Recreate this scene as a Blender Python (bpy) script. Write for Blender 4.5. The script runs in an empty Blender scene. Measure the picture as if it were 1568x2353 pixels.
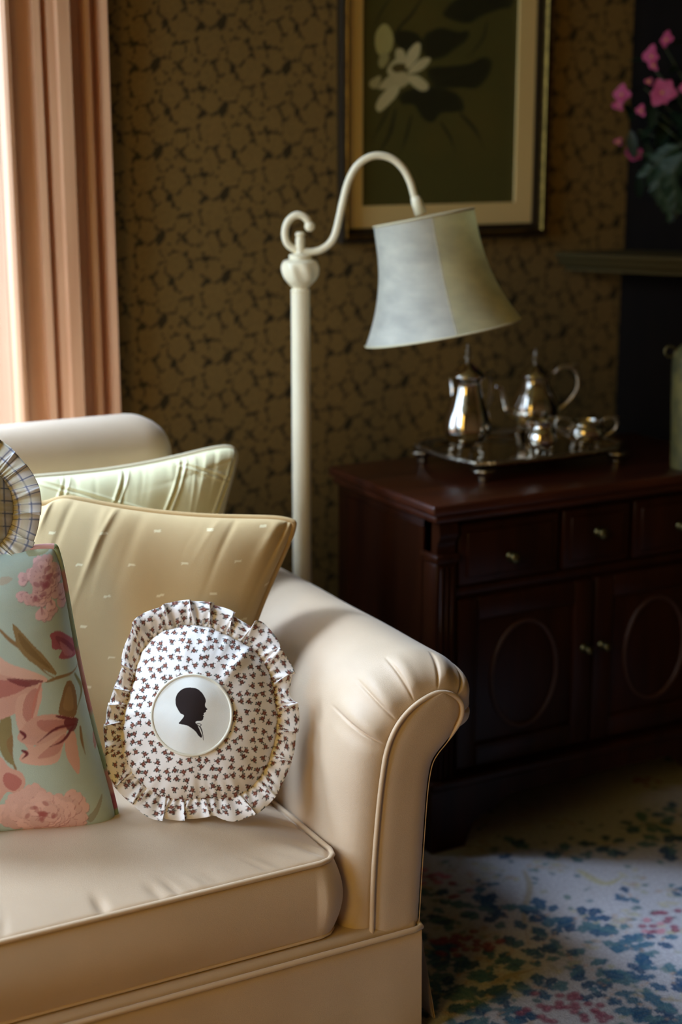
import bpy, bmesh, math, random
import numpy as np
from mathutils import Vector, Matrix

random.seed(7)
rng = np.random.default_rng(7)
scene = bpy.context.scene
COL = scene.collection

# ------------------------------------------------------------------ camera
F, CX, CY, CAMH, HOR, VPX = 3600.0, 784.0, 1176.5, 1.5, 300.0, 6800.0
_t = math.atan((CY - HOR) / F)
_a = math.atan(VPX / math.hypot(F, CY - HOR))
_fw = np.array([math.cos(_a), math.sin(_a), 0.0])
CR = np.array([math.sin(_a), -math.cos(_a), 0.0])
CD = _fw * math.cos(_t) + np.array([0, 0, -math.sin(_t)])
CU = _fw * math.sin(_t) + np.array([0, 0, math.cos(_t)])
CPOS = np.array([0.0, 0.0, CAMH])
cam_data = bpy.data.cameras.new('camera')
cam = bpy.data.objects.new('camera', cam_data)
COL.objects.link(cam)
cam.matrix_world = Matrix(((CR[0], CU[0], -CD[0], 0), (CR[1], CU[1], -CD[1], 0), (CR[2], CU[2], -CD[2], CAMH), (0, 0, 0, 1)))
cam_data.sensor_fit = 'VERTICAL'
cam_data.sensor_height = 36.0
cam_data.sensor_width = 24.0
cam_data.lens = 36.0 * F / 2353.0
cam_data.clip_start = 0.05
cam_data.dof.use_dof = True
cam_data.dof.focus_distance = 2.52
cam_data.dof.aperture_fstop = 1.9
scene.camera = cam

# ------------------------------------------------------------------ daylight
SKY = 16.0
world = bpy.data.worlds.new('overcast_sky')
scene.world = world
world.use_nodes = True
bg = world.node_tree.nodes['Background']
_wn, _wl = world.node_tree.nodes, world.node_tree.links     # overcast sky: three times brighter overhead than at the horizon
_tc = _wn.new('ShaderNodeTexCoord'); _sx = _wn.new('ShaderNodeSeparateXYZ'); _mr = _wn.new('ShaderNodeMapRange')
_mr.inputs[1].default_value = 0.0; _mr.inputs[2].default_value = 1.0; _mr.inputs[3].default_value = SKY / 3.0; _mr.inputs[4].default_value = SKY
_wl.new(_tc.outputs['Generated'], _sx.inputs[0]); _wl.new(_sx.outputs['Z'], _mr.inputs[0]); _wl.new(_mr.outputs[0], bg.inputs[1])
bg.inputs[0].default_value = (0.66, 0.85, 1.20, 1)

# the sun behind thin cloud, high at the back left of the house
sun_data = bpy.data.lights.new('veiled_sun', 'SUN')
sun_data.energy = 3.3; sun_data.angle = math.radians(11); sun_data.color = (0.78, 0.95, 1.30)
sun = bpy.data.objects.new('veiled_sun', sun_data); COL.objects.link(sun)
sun.rotation_euler = Vector((0.46, -0.40, -0.80)).to_track_quat('-Z', 'Y').to_euler()
sun.location = (-3, 6, 7)

scene.view_settings.view_transform = 'Standard'
scene.view_settings.look = 'None'
scene.view_settings.gamma = 1.0
scene.view_settings.use_curve_mapping = False
scene.view_settings.exposure = 0.0
scene.cycles.use_denoising = True
scene.cycles.max_bounces = 8
scene.cycles.diffuse_bounces = 5
scene.cycles.glossy_bounces = 4
scene.cycles.sample_clamp_indirect = 6.0


def portal(name, loc, rot, sx, sy):
    l = bpy.data.lights.new(name, 'AREA')
    l.shape = 'RECTANGLE'; l.size = sx; l.size_y = sy
    l.cycles.is_portal = True
    o = bpy.data.objects.new(name, l); COL.objects.link(o)
    o.location = loc; o.rotation_euler = rot
    return o


# ------------------------------------------------------------------ helpers
def ray(x, y):
    return CD + CR * ((x - CX) / F) - CU * ((y - CY) / F)


def on(x, y, X=None, Y=None, Z=None):
    r = ray(x, y)
    if X is not None: t = X / r[0]
    elif Y is not None: t = Y / r[1]
    else: t = (Z - CAMH) / r[2]
    return CPOS + r * t


def onplane(x, y, p0, n):
    r = ray(x, y)
    return CPOS + r * (np.dot(np.asarray(p0) - CPOS, n) / np.dot(r, n))


def lin(c):
    c = np.asarray(c, float) / 255.0
    return np.where(c <= 0.04045, c / 12.92, ((c + 0.055) / 1.055) ** 2.4)


def nrm(v):
    v = np.asarray(v, float)
    return v / np.linalg.norm(v)


def empty(name, loc, label=None, cat=None, group=None, kind=None):
    o = bpy.data.objects.new(name, None)
    COL.objects.link(o)
    o.location = tuple(loc)
    o.empty_display_size = 0.05
    tag(o, label, cat, group, kind)
    return o


def tag(o, label=None, cat=None, group=None, kind=None):
    if label: o['label'] = label
    if cat: o['category'] = cat
    if group: o['group'] = group
    if kind: o['kind'] = kind
    return o


def mk(name, V, Fc, mat=None, parent=None, smooth=True, col=None):
    """link one mesh object built in world coordinates; parent keeps it in place"""
    me = bpy.data.meshes.new(name)
    V = np.asarray(V, float)
    off = np.zeros(3)
    root = parent
    while root is not None:
        off = off + np.array(root.location)
        root = root.parent
    if parent is None:
        off = np.array([V[:, 0].mean(), V[:, 1].mean(), V[:, 2].min()])
    me.from_pydata((V - off).tolist(), [], Fc if isinstance(Fc, list) else Fc.tolist())
    me.update()
    if smooth:
        me.polygons.foreach_set('use_smooth', np.ones(len(me.polygons), bool))
    if col is not None:
        at = me.color_attributes.new('Col', 'FLOAT_COLOR', 'POINT')
        c4 = np.ones((len(V), 4), np.float32); c4[:, :3] = col
        at.data.foreach_set('color', c4.ravel())
    if mat: me.materials.append(mat)
    o = bpy.data.objects.new(name, me)
    COL.objects.link(o)
    if parent is None: o.location = tuple(off)
    else: o.parent = parent
    return o


def grid_faces(nu, nv, wrap_u=False, wrap_v=False, base=0, flip=False):
    """vertex index = i*nv + j, i in nu, j in nv"""
    iu = np.arange(nu if wrap_u else nu - 1); jv = np.arange(nv if wrap_v else nv - 1)
    I, J = np.meshgrid(iu, jv, indexing='ij')
    I2 = (I + 1) % nu; J2 = (J + 1) % nv
    f = np.stack([I * nv + J, I2 * nv + J, I2 * nv + J2, I * nv + J2], -1).reshape(-1, 4) + base
    return f[:, ::-1] if flip else f


class MB:
    def __init__(s): s.V = []; s.F = []; s.n = 0
    def add(s, V, Fc):
        V = np.asarray(V, float).reshape(-1, 3)
        for f in (Fc if isinstance(Fc, list) else Fc.tolist()): s.F.append([i + s.n for i in f])
        s.V.append(V); s.n += len(V)
        return s
    def box(s, x0, x1, y0, y1, z0, z1):
        V = [(x, y, z) for x in (x0, x1) for y in (y0, y1) for z in (z0, z1)]
        return s.add(V, [[0, 1, 3, 2], [4, 6, 7, 5], [0, 4, 5, 1], [2, 3, 7, 6], [0, 2, 6, 4], [1, 5, 7, 3]])
    def rbox(s, x0, x1, y0, y1, z0, z1, r=0.01, seg=3):
        bm = bmesh.new()
        bmesh.ops.create_cube(bm, size=1.0)
        for v in bm.verts:
            v.co = Vector(((x0 + x1) / 2 + v.co.x * (x1 - x0), (y0 + y1) / 2 + v.co.y * (y1 - y0), (z0 + z1) / 2 + v.co.z * (z1 - z0)))
        bmesh.ops.bevel(bm, geom=list(bm.edges), offset=r, segments=seg, profile=0.5, affect='EDGES')
        bm.verts.index_update()
        V = [tuple(v.co) for v in bm.verts]; Fc = [[v.index for v in f.verts] for f in bm.faces]
        bm.free()
        return s.add(V, Fc)
    def tube(s, path, r, seg=10, closed=False, caps=True):
        P = np.asarray(path, float); n = len(P)
        rr = np.full(n, r) if np.isscalar(r) else np.asarray(r, float)
        if closed: T = np.roll(P, -1, 0) - np.roll(P, 1, 0)
        else: T = np.gradient(P, axis=0)
        T /= np.linalg.norm(T, axis=1)[:, None] + 1e-12
        up = np.array([0, 0, 1.0]) if abs(T[0, 2]) < 0.9 else np.array([1.0, 0, 0])
        N = nrm(np.cross(T[0], up)); Ns = []
        for i in range(n):
            N = N - T[i] * np.dot(N, T[i]); N = N / (np.linalg.norm(N) + 1e-12); Ns.append(N.copy())
        Ns = np.array(Ns); B = np.cross(T, Ns)
        a = np.linspace(0, 2 * math.pi, seg, endpoint=False)
        V = P[:, None] + rr[:, None, None] * (np.cos(a)[None, :, None] * Ns[:, None] + np.sin(a)[None, :, None] * B[:, None])
        Fc = grid_faces(n, seg, wrap_u=closed, wrap_v=True, flip=True).tolist()
        if caps and not closed:
            Fc.append(list(range(seg))); Fc.append([(n - 1) * seg + k for k in range(seg)][::-1])
        return s.add(V, Fc)
    def lathe(s, prof, c, seg=40, axis=None, ex=None, mod=None):
        """prof: [(r, h)], about axis (default z) through c"""
        ax = np.array([0, 0, 1.0]) if axis is None else nrm(axis)
        e1 = nrm(np.cross(ax, [0, 1.0, 0.01])) if ex is None else nrm(np.asarray(ex) - ax * np.dot(ex, ax))
        e2 = np.cross(ax, e1)
        pr = np.asarray(prof, float); a = np.linspace(0, 2 * math.pi, seg, endpoint=False)
        R = np.repeat(pr[:, :1], seg, 1)
        if mod is not None: R = R * mod(pr[:, 1:2], a[None, :])
        V = np.asarray(c, float) + R[..., None] * (np.cos(a)[None, :, None] * e1 + np.sin(a)[None, :, None] * e2) + pr[:, 1][:, None, None] * ax
        Fc = grid_faces(len(pr), seg, wrap_v=True, flip=True).tolist()
        Fc.append(list(range(seg))); Fc.append([(len(pr) - 1) * seg + k for k in range(seg)][::-1])
        return s.add(V, Fc)
    def prism(s, pts, ax_u, ax_v, o, d):
        """closed 2-D outline pts -> extruded by vector d"""
        pts = np.asarray(pts, float); o = np.asarray(o, float)
        A = o + pts[:, :1] * np.asarray(ax_u) + pts[:, 1:2] * np.asarray(ax_v)
        B = A + np.asarray(d); n = len(pts)
        Fc = [list(range(n))[::-1], list(range(n, 2 * n))] + [[i, (i + 1) % n, n + (i + 1) % n, n + i] for i in range(n)]
        return s.add(np.vstack([A, B]), Fc)
    def build(s, name, mat=None, parent=None, smooth=False, col=None):
        V = np.vstack(s.V)
        o = mk(name, V, s.F, mat, parent, smooth, col)
        bm = bmesh.new(); bm.from_mesh(o.data)
        bmesh.ops.recalc_face_normals(bm, faces=bm.faces)
        bm.to_mesh(o.data); bm.free()
        return o
    def soft(s, name, mat=None, parent=None, ang=40):
        o = s.build(name, mat, parent, True)
        o.data.set_sharp_from_angle(angle=math.radians(ang))
        return o


def spline(pts, n, closed=False):
    P = np.asarray(pts, float)
    Q = np.vstack([P[-1], P, P[0], P[1]]) if closed else np.vstack([2 * P[0] - P[1], P, 2 * P[-1] - P[-2]])
    out = []
    m = len(P) if closed else len(P) - 1
    for i in range(m):
        p0, p1, p2, p3 = Q[i], Q[i + 1], Q[i + 2], Q[i + 3]
        for t in np.linspace(0, 1, 16, endpoint=False):
            out.append(0.5 * ((2 * p1) + (-p0 + p2) * t + (2 * p0 - 5 * p1 + 4 * p2 - p3) * t * t + (-p0 + 3 * p1 - 3 * p2 + p3) * t ** 3))
    if closed: out.append(out[0])
    else: out.append(P[-1])
    out = np.array(out)
    L = np.concatenate([[0], np.cumsum(np.linalg.norm(np.diff(out, axis=0), axis=1))])
    q = np.linspace(0, L[-1], n, endpoint=not closed)
    return np.stack([np.interp(q, L, out[:, k]) for k in range(out.shape[1])], 1)


class Canvas:
    """a print painted cell by cell; sampled into a mesh colour attribute"""
    def __init__(s, u0, v0, u1, v1, cell, ground):
        s.u0, s.v0, s.cell = u0, v0, cell
        s.w = int(math.ceil((u1 - u0) / cell)) + 1; s.h = int(math.ceil((v1 - v0) / cell)) + 1
        s.A = np.empty((s.h, s.w, 3)); s.A[:] = lin(ground)
        s.U, s.Vv = np.meshgrid(u0 + np.arange(s.w) * cell, v0 + np.arange(s.h) * cell)
    def _win(s, lo, hi):
        i0 = max(0, int((lo[0] - s.u0) / s.cell) - 1); i1 = min(s.w, int((hi[0] - s.u0) / s.cell) + 2)
        j0 = max(0, int((lo[1] - s.v0) / s.cell) - 1); j1 = min(s.h, int((hi[1] - s.v0) / s.cell) + 2)
        return i0, i1, j0, j1
    def _mix(s, w, m, c, al):
        i0, i1, j0, j1 = w
        m = (m * al)[..., None]
        s.A[j0:j1, i0:i1] = s.A[j0:j1, i0:i1] * (1 - m) + lin(c) * m
    def poly(s, pts, c, al=1.0, smooth=True):
        P = np.asarray(pts, float)
        if smooth and len(P) > 3: P = spline(P, max(24, len(P) * 6), True)
        w = s._win(P.min(0), P.max(0)); i0, i1, j0, j1 = w
        if i1 <= i0 or j1 <= j0: return
        x = s.U[j0:j1, i0:i1]; y = s.Vv[j0:j1, i0:i1]; ins = np.zeros(x.shape, bool)
        for k in range(len(P)):
            x1, y1 = P[k]; x2, y2 = P[(k + 1) % len(P)]
            if y1 == y2: continue
            ins ^= ((y1 > y) != (y2 > y)) & (x < (x2 - x1) * (y - y1) / (y2 - y1) + x1)
        s._mix(w, ins.astype(float), c, al)
    def ell(s, cu, cv, a, b, ang, c, al=1.0):
        R = max(a, b); w = s._win((cu - R, cv - R), (cu + R, cv + R)); i0, i1, j0, j1 = w
        if i1 <= i0 or j1 <= j0: return
        x = s.U[j0:j1, i0:i1] - cu; y = s.Vv[j0:j1, i0:i1] - cv
        ca, sa = math.cos(ang), math.sin(ang)
        d = np.sqrt(((x * ca + y * sa) / a) ** 2 + ((-x * sa + y * ca) / b) ** 2)
        s._mix(w, np.clip((1 - d) * min(a, b) / s.cell + 0.5, 0, 1), c, al)
    def stroke(s, pts, wid, c, al=1.0, taper=False, smooth=True):
        P = np.asarray(pts, float)
        if smooth and len(P) > 2: P = spline(P, len(P) * 8)
        n = len(P)
        for k in range(n - 1):
            f = 1.0
            if taper: f = 0.25 + 0.75 * math.sin(math.pi * min(1, (k + 0.5) / (n - 1) + 0.15))
            h = wid * f / 2
            lo = np.minimum(P[k], P[k + 1]) - h; hi = np.maximum(P[k], P[k + 1]) + h
            w = s._win(lo, hi); i0, i1, j0, j1 = w
            if i1 <= i0 or j1 <= j0: continue
            x = s.U[j0:j1, i0:i1]; y = s.Vv[j0:j1, i0:i1]
            d = P[k + 1] - P[k]; L2 = max(1e-12, d @ d)
            t = np.clip(((x - P[k][0]) * d[0] + (y - P[k][1]) * d[1]) / L2, 0, 1)
            ds = np.hypot(x - P[k][0] - t * d[0], y - P[k][1] - t * d[1])
            s._mix(w, np.clip((h - ds) / s.cell + 0.5, 0, 1), c, al)
    def get(s, u, v, wrap=False):
        x = (np.asarray(u) - s.u0) / s.cell; y = (np.asarray(v) - s.v0) / s.cell
        if wrap: x = np.mod(x, s.w - 1); y = np.mod(y, s.h - 1)
        x = np.clip(x, 0, s.w - 1.001); y = np.clip(y, 0, s.h - 1.001)
        i = x.astype(int); j = y.astype(int); fx = (x - i)[..., None]; fy = (y - j)[..., None]
        A = s.A
        return (A[j, i] * (1 - fx) + A[j, i + 1] * fx) * (1 - fy) + (A[j + 1, i] * (1 - fx) + A[j + 1, i + 1] * fx) * fy


# ------------------------------------------------------------------ materials
def material(name, color=(200, 200, 200), rough=0.6, metal=0.0, attr=False, var=0.0, var_scale=8.0, stretch=(1, 1, 1), bump=0.0, bump_scale=300.0,
             sheen=0.0, color2=None, spec=0.5, trans=0.0, detail=4.0, coat=0.0, subsurf=0.0):
    m = bpy.data.materials.new(name); m.use_nodes = True
    nt = m.node_tree; n = nt.nodes; L = nt.links
    b = n['Principled BSDF']
    b.inputs['Roughness'].default_value = rough; b.inputs['Metallic'].default_value = metal
    b.inputs['Specular IOR Level'].default_value = spec
    b.inputs['Sheen Weight'].default_value = sheen; b.inputs['Sheen Roughness'].default_value = 0.4
    b.inputs['Coat Weight'].default_value = coat; b.inputs['Coat Roughness'].default_value = 0.15
    c = lin(color)
    b.inputs['Base Color'].default_value = (*c, 1)
    tc = n.new('ShaderNodeTexCoord'); mp = n.new('ShaderNodeMapping'); mp.inputs['Scale'].default_value = stretch
    L.new(tc.outputs['Object'], mp.inputs['Vector'])
    src = None
    if attr:
        at = n.new('ShaderNodeAttribute'); at.attribute_name = 'Col'; src = at.outputs['Color']
    if var > 0:
        nz = n.new('ShaderNodeTexNoise'); nz.inputs['Scale'].default_value = var_scale; nz.inputs['Detail'].default_value = detail
        L.new(mp.outputs['Vector'], nz.inputs['Vector'])
        mx = n.new('ShaderNodeMix'); mx.data_type = 'RGBA'
        rp = n.new('ShaderNodeMapRange'); rp.inputs[1].default_value = 0.3; rp.inputs[2].default_value = 0.7
        L.new(nz.outputs['Fac'], rp.inputs[0]); L.new(rp.outputs[0], mx.inputs[0])
        if attr:
            mx.blend_type = 'MULTIPLY'
            mx2 = n.new('ShaderNodeMix'); mx2.data_type = 'RGBA'
            L.new(rp.outputs[0], mx2.inputs[0])
            mx2.inputs[6].default_value = (1 - var, 1 - var, 1 - var, 1); mx2.inputs[7].default_value = (1, 1, 1, 1)
            mx.inputs[0].default_value = 1.0
            for l in list(mx.inputs[0].links): L.remove(l)
            L.new(src, mx.inputs[6]); L.new(mx2.outputs[2], mx.inputs[7]); src = mx.outputs[2]
        else:
            c2 = lin(color2) if color2 is not None else c * (1 - var)
            mx.inputs[6].default_value = (*c2, 1); mx.inputs[7].default_value = (*c, 1); src = mx.outputs[2]
    if src is not None: L.new(src, b.inputs['Base Color'])
    if bump > 0:
        nb = n.new('ShaderNodeTexNoise'); nb.inputs['Scale'].default_value = bump_scale; nb.inputs['Detail'].default_value = 3.0
        L.new(mp.outputs['Vector'], nb.inputs['Vector'])
        bp = n.new('ShaderNodeBump'); bp.inputs['Strength'].default_value = bump; bp.inputs['Distance'].default_value = 0.002
        L.new(nb.outputs['Fac'], bp.inputs['Height']); L.new(bp.outputs['Normal'], b.inputs['Normal'])
    if trans > 0:
        tr = n.new('ShaderNodeBsdfTranslucent'); ms = n.new('ShaderNodeMixShader'); ms.inputs[0].default_value = trans
        if src is not None: L.new(src, tr.inputs['Color'])
        else: tr.inputs['Color'].default_value = (*c, 1)
        L.new(b.outputs[0], ms.inputs[1]); L.new(tr.outputs[0], ms.inputs[2]); L.new(ms.outputs[0], n['Material Output'].inputs[0])
    return m


M = {}
M['sofa'] = material('cream_upholstery', (206, 180, 148), 0.5, var=0.10, var_scale=9, bump=0.25, bump_scale=900, sheen=0.2, spec=0.35)
M['sofa_pipe'] = material('cream_piping', (206, 178, 142), 0.55, bump=0.2, bump_scale=1200, sheen=0.4, spec=0.5)
M['beige'] = material('beige_cushion_fabric', attr=True, rough=0.8, var=0.08, var_scale=10, bump=0.25, bump_scale=900, spec=0.3)
M['beige_pipe'] = material('beige_piping', (194, 160, 108), 0.8, bump=0.3, bump_scale=700, spec=0.3)
M['satin'] = material('cream_satin', (236, 226, 178), 0.5, var=0.06, var_scale=7, spec=0.4, sheen=0.2)
M['satin_pipe'] = material('satin_piping', (212, 196, 160), 0.55, spec=0.4)
M['print'] = material('printed_cotton', attr=True, rough=0.85, var=0.06, var_scale=30, bump=0.2, bump_scale=1100, spec=0.2)
M['white_enamel'] = material('ivory_enamel', (247, 234, 198), 0.38, var=0.05, var_scale=20, spec=0.5)
M['shade'] = material('parchment_shade', attr=True, rough=0.6, var=0.22, var_scale=16, spec=0.3, trans=0.58, stretch=(1, 1, 2.2), detail=8)
M['shade_edge'] = material('shade_binding', (196, 184, 146), 0.7)
M['pine'] = material('stained_pine', (222, 172, 132), 0.5, var=0.5, color2=(200, 144, 104), var_scale=6, stretch=(6, 6, 0.35), spec=0.4, detail=6)
M['pine_jamb'] = material('pine_toned_down', (184, 136, 102), 0.6, var=0.5, color2=(166, 118, 86), var_scale=5, stretch=(6, 6, 0.3), spec=0.25, detail=6)  # same pine as the casing, darkened to offset strong window light
M['wallpaper'] = material('wallpaper', attr=True, rough=0.75, var=0.18, var_scale=2.2, bump=0.1, bump_scale=500, spec=0.25)
M['mahogany'] = material('mahogany', (48, 20, 6), 0.34, var=0.5, color2=(31, 12, 5), var_scale=5, stretch=(5, 5, 0.6), spec=0.14, detail=6, coat=0.03)
M['shade_wood'] = material('shade_dark_wood', (18, 12, 7), 0.8, var=0.4, var_scale=6, stretch=(5, 5, .6), spec=0.1)  # near-black colour stands in for shade on the chimney breast
M['inlay'] = material('amber_inlay', (58, 27, 10), 0.55, var=0.3, var_scale=8, spec=0.5)
M['brass'] = material('aged_brass', (100, 94, 64), 0.42, 1.0)
M['top'] = material('polished_mahogany_top', (70, 31, 13), 0.35, var=0.4, color2=(44, 18, 8), var_scale=5, stretch=(0.8, 5, 5), spec=0.3, coat=0.1)
M['silver'] = material('silver_plate', (214, 205, 190), 0.1, 1.0, var=0.15, var_scale=25)
M['silver_dull'] = material('chased_silver', (190, 180, 160), 0.3, 1.0, var=0.4, var_scale=120, bump=0.6, bump_scale=180)
M['frame_dark'] = material('dark_frame', (42, 32, 18), 0.4, spec=0.5)
M['frame_gold'] = material('worn_gilt', (128, 100, 44), 0.35, 0.9, var=0.6, var_scale=60, stretch=(1, 1, 1))
M['mat'] = material('mount_board', (230, 200, 132), 0.9)
M['picture'] = material('painted_silk', attr=True, rough=0.55, var=0.06, var_scale=40)
M['mantel'] = material('mantel_paint', (72, 61, 29), 0.8, spec=0.2)
M['jar'] = material('mottled_glaze', (118, 108, 58), 0.5, var=0.6, color2=(58, 62, 40), var_scale=22, spec=0.5)
M['leaf'] = material('leaf_green', (24, 44, 26), 0.5, var=0.3, var_scale=30, trans=0.15)
M['fern'] = material('fern_green', (34, 62, 34), 0.55, var=0.3, var_scale=30, trans=0.15)
M['petal'] = material('pink_petal', (196, 74, 116), 0.6, var=0.25, var_scale=60, trans=0.2)
M['stamen'] = material('flower_centre', (214, 150, 90), 0.7)
M['stem'] = material('plant_stem', (60, 70, 34), 0.6)
M['pot'] = material('terracotta_pot', (120, 70, 44), 0.8, var=0.2)
M['soil'] = material('potting_soil', (40, 28, 20), 0.95, var=0.4, var_scale=80)
M['rug'] = material('rug_pile', attr=True, rough=0.95, var=0.25, var_scale=160, bump=0.8, bump_scale=260, spec=0.1)
M['floor'] = material('oak_boards', (128, 82, 44), 0.45, var=0.4, var_scale=4, stretch=(0.4, 6, 1))
M['ceiling'] = material('ceiling_plaster', (176, 150, 108), 0.9)
M['lawn'] = material('lawn', (84, 104, 52), 0.95, var=0.4, var_scale=3)
M['sash'] = material('white_sash', (226, 218, 208), 0.5)
M['black'] = material('dark_recess', (18, 12, 8), 0.8)
M['bulb'] = material('frosted_bulb', (235, 230, 220), 0.3)


def glass_mat(name='window_glass', tint=(0.96, 0.98, 0.97)):
    m = bpy.data.materials.new(name); m.use_nodes = True
    nt = m.node_tree; n = nt.nodes; L = nt.links
    n.remove(n['Principled BSDF'])
    t = n.new('ShaderNodeBsdfTransparent'); t.inputs[0].default_value = (*tint, 1)
    g = n.new('ShaderNodeBsdfGlossy'); g.inputs['Roughness'].default_value = 0.02
    ms = n.new('ShaderNodeMixShader')
    ms.inputs[0].default_value = 0.035
    L.new(t.outputs[0], ms.inputs[1]); L.new(g.outputs[0], ms.inputs[2])
    L.new(ms.outputs[0], n['Material Output'].inputs[0])
    return m


M['glass'] = glass_mat()
M['warm_fill_glass'] = glass_mat('warm_fill_glass', (1.0, 0.71, 0.27))  # amber tint added to warm the fill from an unseen window

# ------------------------------------------------------------------ room shell
WY = 3.2            # inner face of the window wall
WT = 0.32           # wall thickness
XL, XR, YF, ZC = -1.65, 4.2, -2.4, 3.9
W1 = (-1.5, 0.968, 0.62, 3.6)     # window in the back wall: x0 x1 z0 z1
W2A = (1.25, 3.1, 0.62, 3.3)       # window in the left wall beside the sofa: y0 y1 z0 z1
W2 = (-0.75, 0.70, 0.62, 3.3)         # unseen window further along it, amber glass added for warm fill


def wallpaper_tile():
    """half-drop repeat: packed rounded blossoms parted by broken dark outlines"""
    TW, TH = 0.155, 0.18
    cv = Canvas(0, 0, TW, TH, 0.0006, (136, 109, 60))
    q = np.random.default_rng(23)
    blobs = [(.030, .150, .030), (.095, .135, .026), (.140, .165, .018), (.060, .105, .014), (.125, .095, .028), (.018, .085, .022), (.072, .060, .027), (.030, .030, .020), (.110, .040, .016),
             (.145, .050, .013), (.142, .012, .020), (.085, .012, .014), (.070, .172, .013), (.108, .172, .012), (.005, .118, .012), (.058, .133, .011), (.150, .128, .014), (.045, .062, .010)]
    U, V = cv.U, cv.Vv
    wob = sum(a_ * np.sin(2 * math.pi * (k * U / TW + l * V / TH) + p_) for k, l, a_, p_ in [(0, 9, .0011, 1.0), (8, 3, .0011, 2.0), (6, -7, .0012, .3), (14, 5, .0007, 4.0), (4, 16, .0007, 5.0)])
    d = []
    for (x, y, r_) in blobs:
        best = np.full(U.shape, 9.0)
        for di in (-1, 0, 1):
            for dj in (-2, -1, 0, 1, 2):
                cx, cy = x + di * TW, y + dj * TH - (TH / 2 if di % 2 else 0)
                an = np.arctan2(V - cy, U - cx)
                best = np.minimum(best, np.hypot(U - cx, V - cy) - r_ * (1 + .10 * np.sin(an * 5 + x * 90) + .06 * np.sin(an * 9 + y * 70)))
        d.append(best)
    d = np.sort(np.array(d), axis=0)
    edge = (d[1] - d[0]) + wob * .8
    brk = sum(a_ * np.sin(2 * math.pi * (k * U / TW + l * V / TH) + p_) for k, l, a_, p_ in [(5, 3, 1, .2), (-4, 6, 1, 1.9), (9, -2, .7, 3.3), (3, 11, .7, 5.1)])
    wid = .0030 + .0016 * np.clip(brk, -1.6, 1.6)
    m = np.clip((wid - edge) / .0012, 0, 1) * np.clip((brk + .85) * 2.2, 0, 1)
    m = np.maximum(m, np.clip((d[0] + wob - .0035) / .0015, 0, 1))
    body = lin((136, 109, 60)) * (1 + .10 * np.sin(d[0] * 900))[..., None]
    cv.A[:] = body * (1 - .88 * m[..., None]) + lin((42, 37, 21)) * .88 * m[..., None]
    return cv, TW, TH


WP, TW, TH = wallpaper_tile()


def paper(h, z):
    """colour of the paper at (distance along the wall, height): half-drop repeat"""
    i = np.floor(h / TW).astype(int)
    return WP.get(h - i * TW, np.mod(z + (i % 2) * TH / 2, TH - 1e-6))


def spacing(a, b, fine, coarse, fa, fb):
    out = []
    if a < fa: out += list(np.linspace(a, min(fa, b), max(2, int((fa - a) / coarse) + 1))[:-1])
    out += list(np.linspace(max(a, fa), min(b, fb), max(2, int((min(b, fb) - max(a, fa)) / fine) + 1)))
    if b > fb: out += list(np.linspace(fb, b, max(2, int((b - fb) / coarse) + 1))[1:])
    return np.array(out)


def paper_sheet(mb, cols, P0, dirh, h0, h1, z0, z1, fh=None, fz=None):
    if fh: hs = spacing(h0, h1, 0.0040, 0.2, *fh); zs = spacing(z0, z1, 0.0044, 0.2, *fz)
    else: hs = np.array([h0, h1]); zs = np.array([z0, z1])
    Hh, Zz = np.meshgrid(hs, zs, indexing='ij')
    V = np.asarray(P0, float) + Hh[..., None] * np.asarray(dirh, float) + Zz[..., None] * np.array([0, 0, 1.0])
    mb.add(V.reshape(-1, 3), grid_faces(len(hs), len(zs)))
    if fh:
        cl = paper(Hh.ravel(), Zz.ravel())
        cl[((Zz < fz[0]) | (Zz > fz[1]) | (Hh < fh[0]) | (Hh > fh[1])).ravel()] = lin((132, 105, 58))
        cols.append(cl)
        return
    cols.append( np.tile(lin((136, 111, 66)), (len(hs) * len(zs), 1)))


# back wall, in one mesh around the window opening
mb = MB(); cc = []
paper_sheet(mb, cc, (0, WY, 0), (1, 0, 0), W1[1], 2.57, 0, ZC, (W1[1] + 0.2, 2.57), (0.3, 2.75))
for (a, b, z0, z1) in [(XL, W1[0], 0, ZC), (W1[0], W1[1], 0, W1[2]), (W1[0], W1[1], W1[3], ZC)]:
    paper_sheet(mb, cc, (0, WY, 0), (1, 0, 0), a, b, z0, z1)
V = np.vstack(mb.V)
wb = mk('wall_back', V, mb.F, M['wallpaper'], None, False, np.vstack(cc)); tag(wb, kind='structure')
# masonry behind the paper sheet so that daylight comes only through the opening
mb = MB()
for (a, b, z0, z1) in [(XL - 0.3, W1[0], 0, ZC), (W1[1], XR, 0, ZC), (W1[0], W1[1], 0, W1[2]), (W1[0], W1[1], W1[3], ZC)]:
    mb.box(a, b, WY + 0.004, WY + WT, z0, z1)
tag(mb.build('wall_back_masonry', M['ceiling']), kind='structure')
# diagonal chimney breast at the right, carrying the mantel
PHI = math.radians(58)
BD = np.array([math.cos(PHI), -math.sin(PHI), 0.0]); BN = np.array([-math.sin(PHI), -math.cos(PHI), 0.0])
B0 = np.array([2.565, WY, 0.0])
B1 = B0 + BD * 1.1
mb = MB()
mb.prism([(B0[0], B0[1]), (B1[0], B1[1]), (XR, B1[1]), (XR, WY)], (1, 0, 0), (0, 1, 0), (0, 0, 0), (0, 0, ZC))
tag(mb.build('wall_right', M['shade_wood']), kind='structure')  # breast coloured near black in place of the shade falling there
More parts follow.
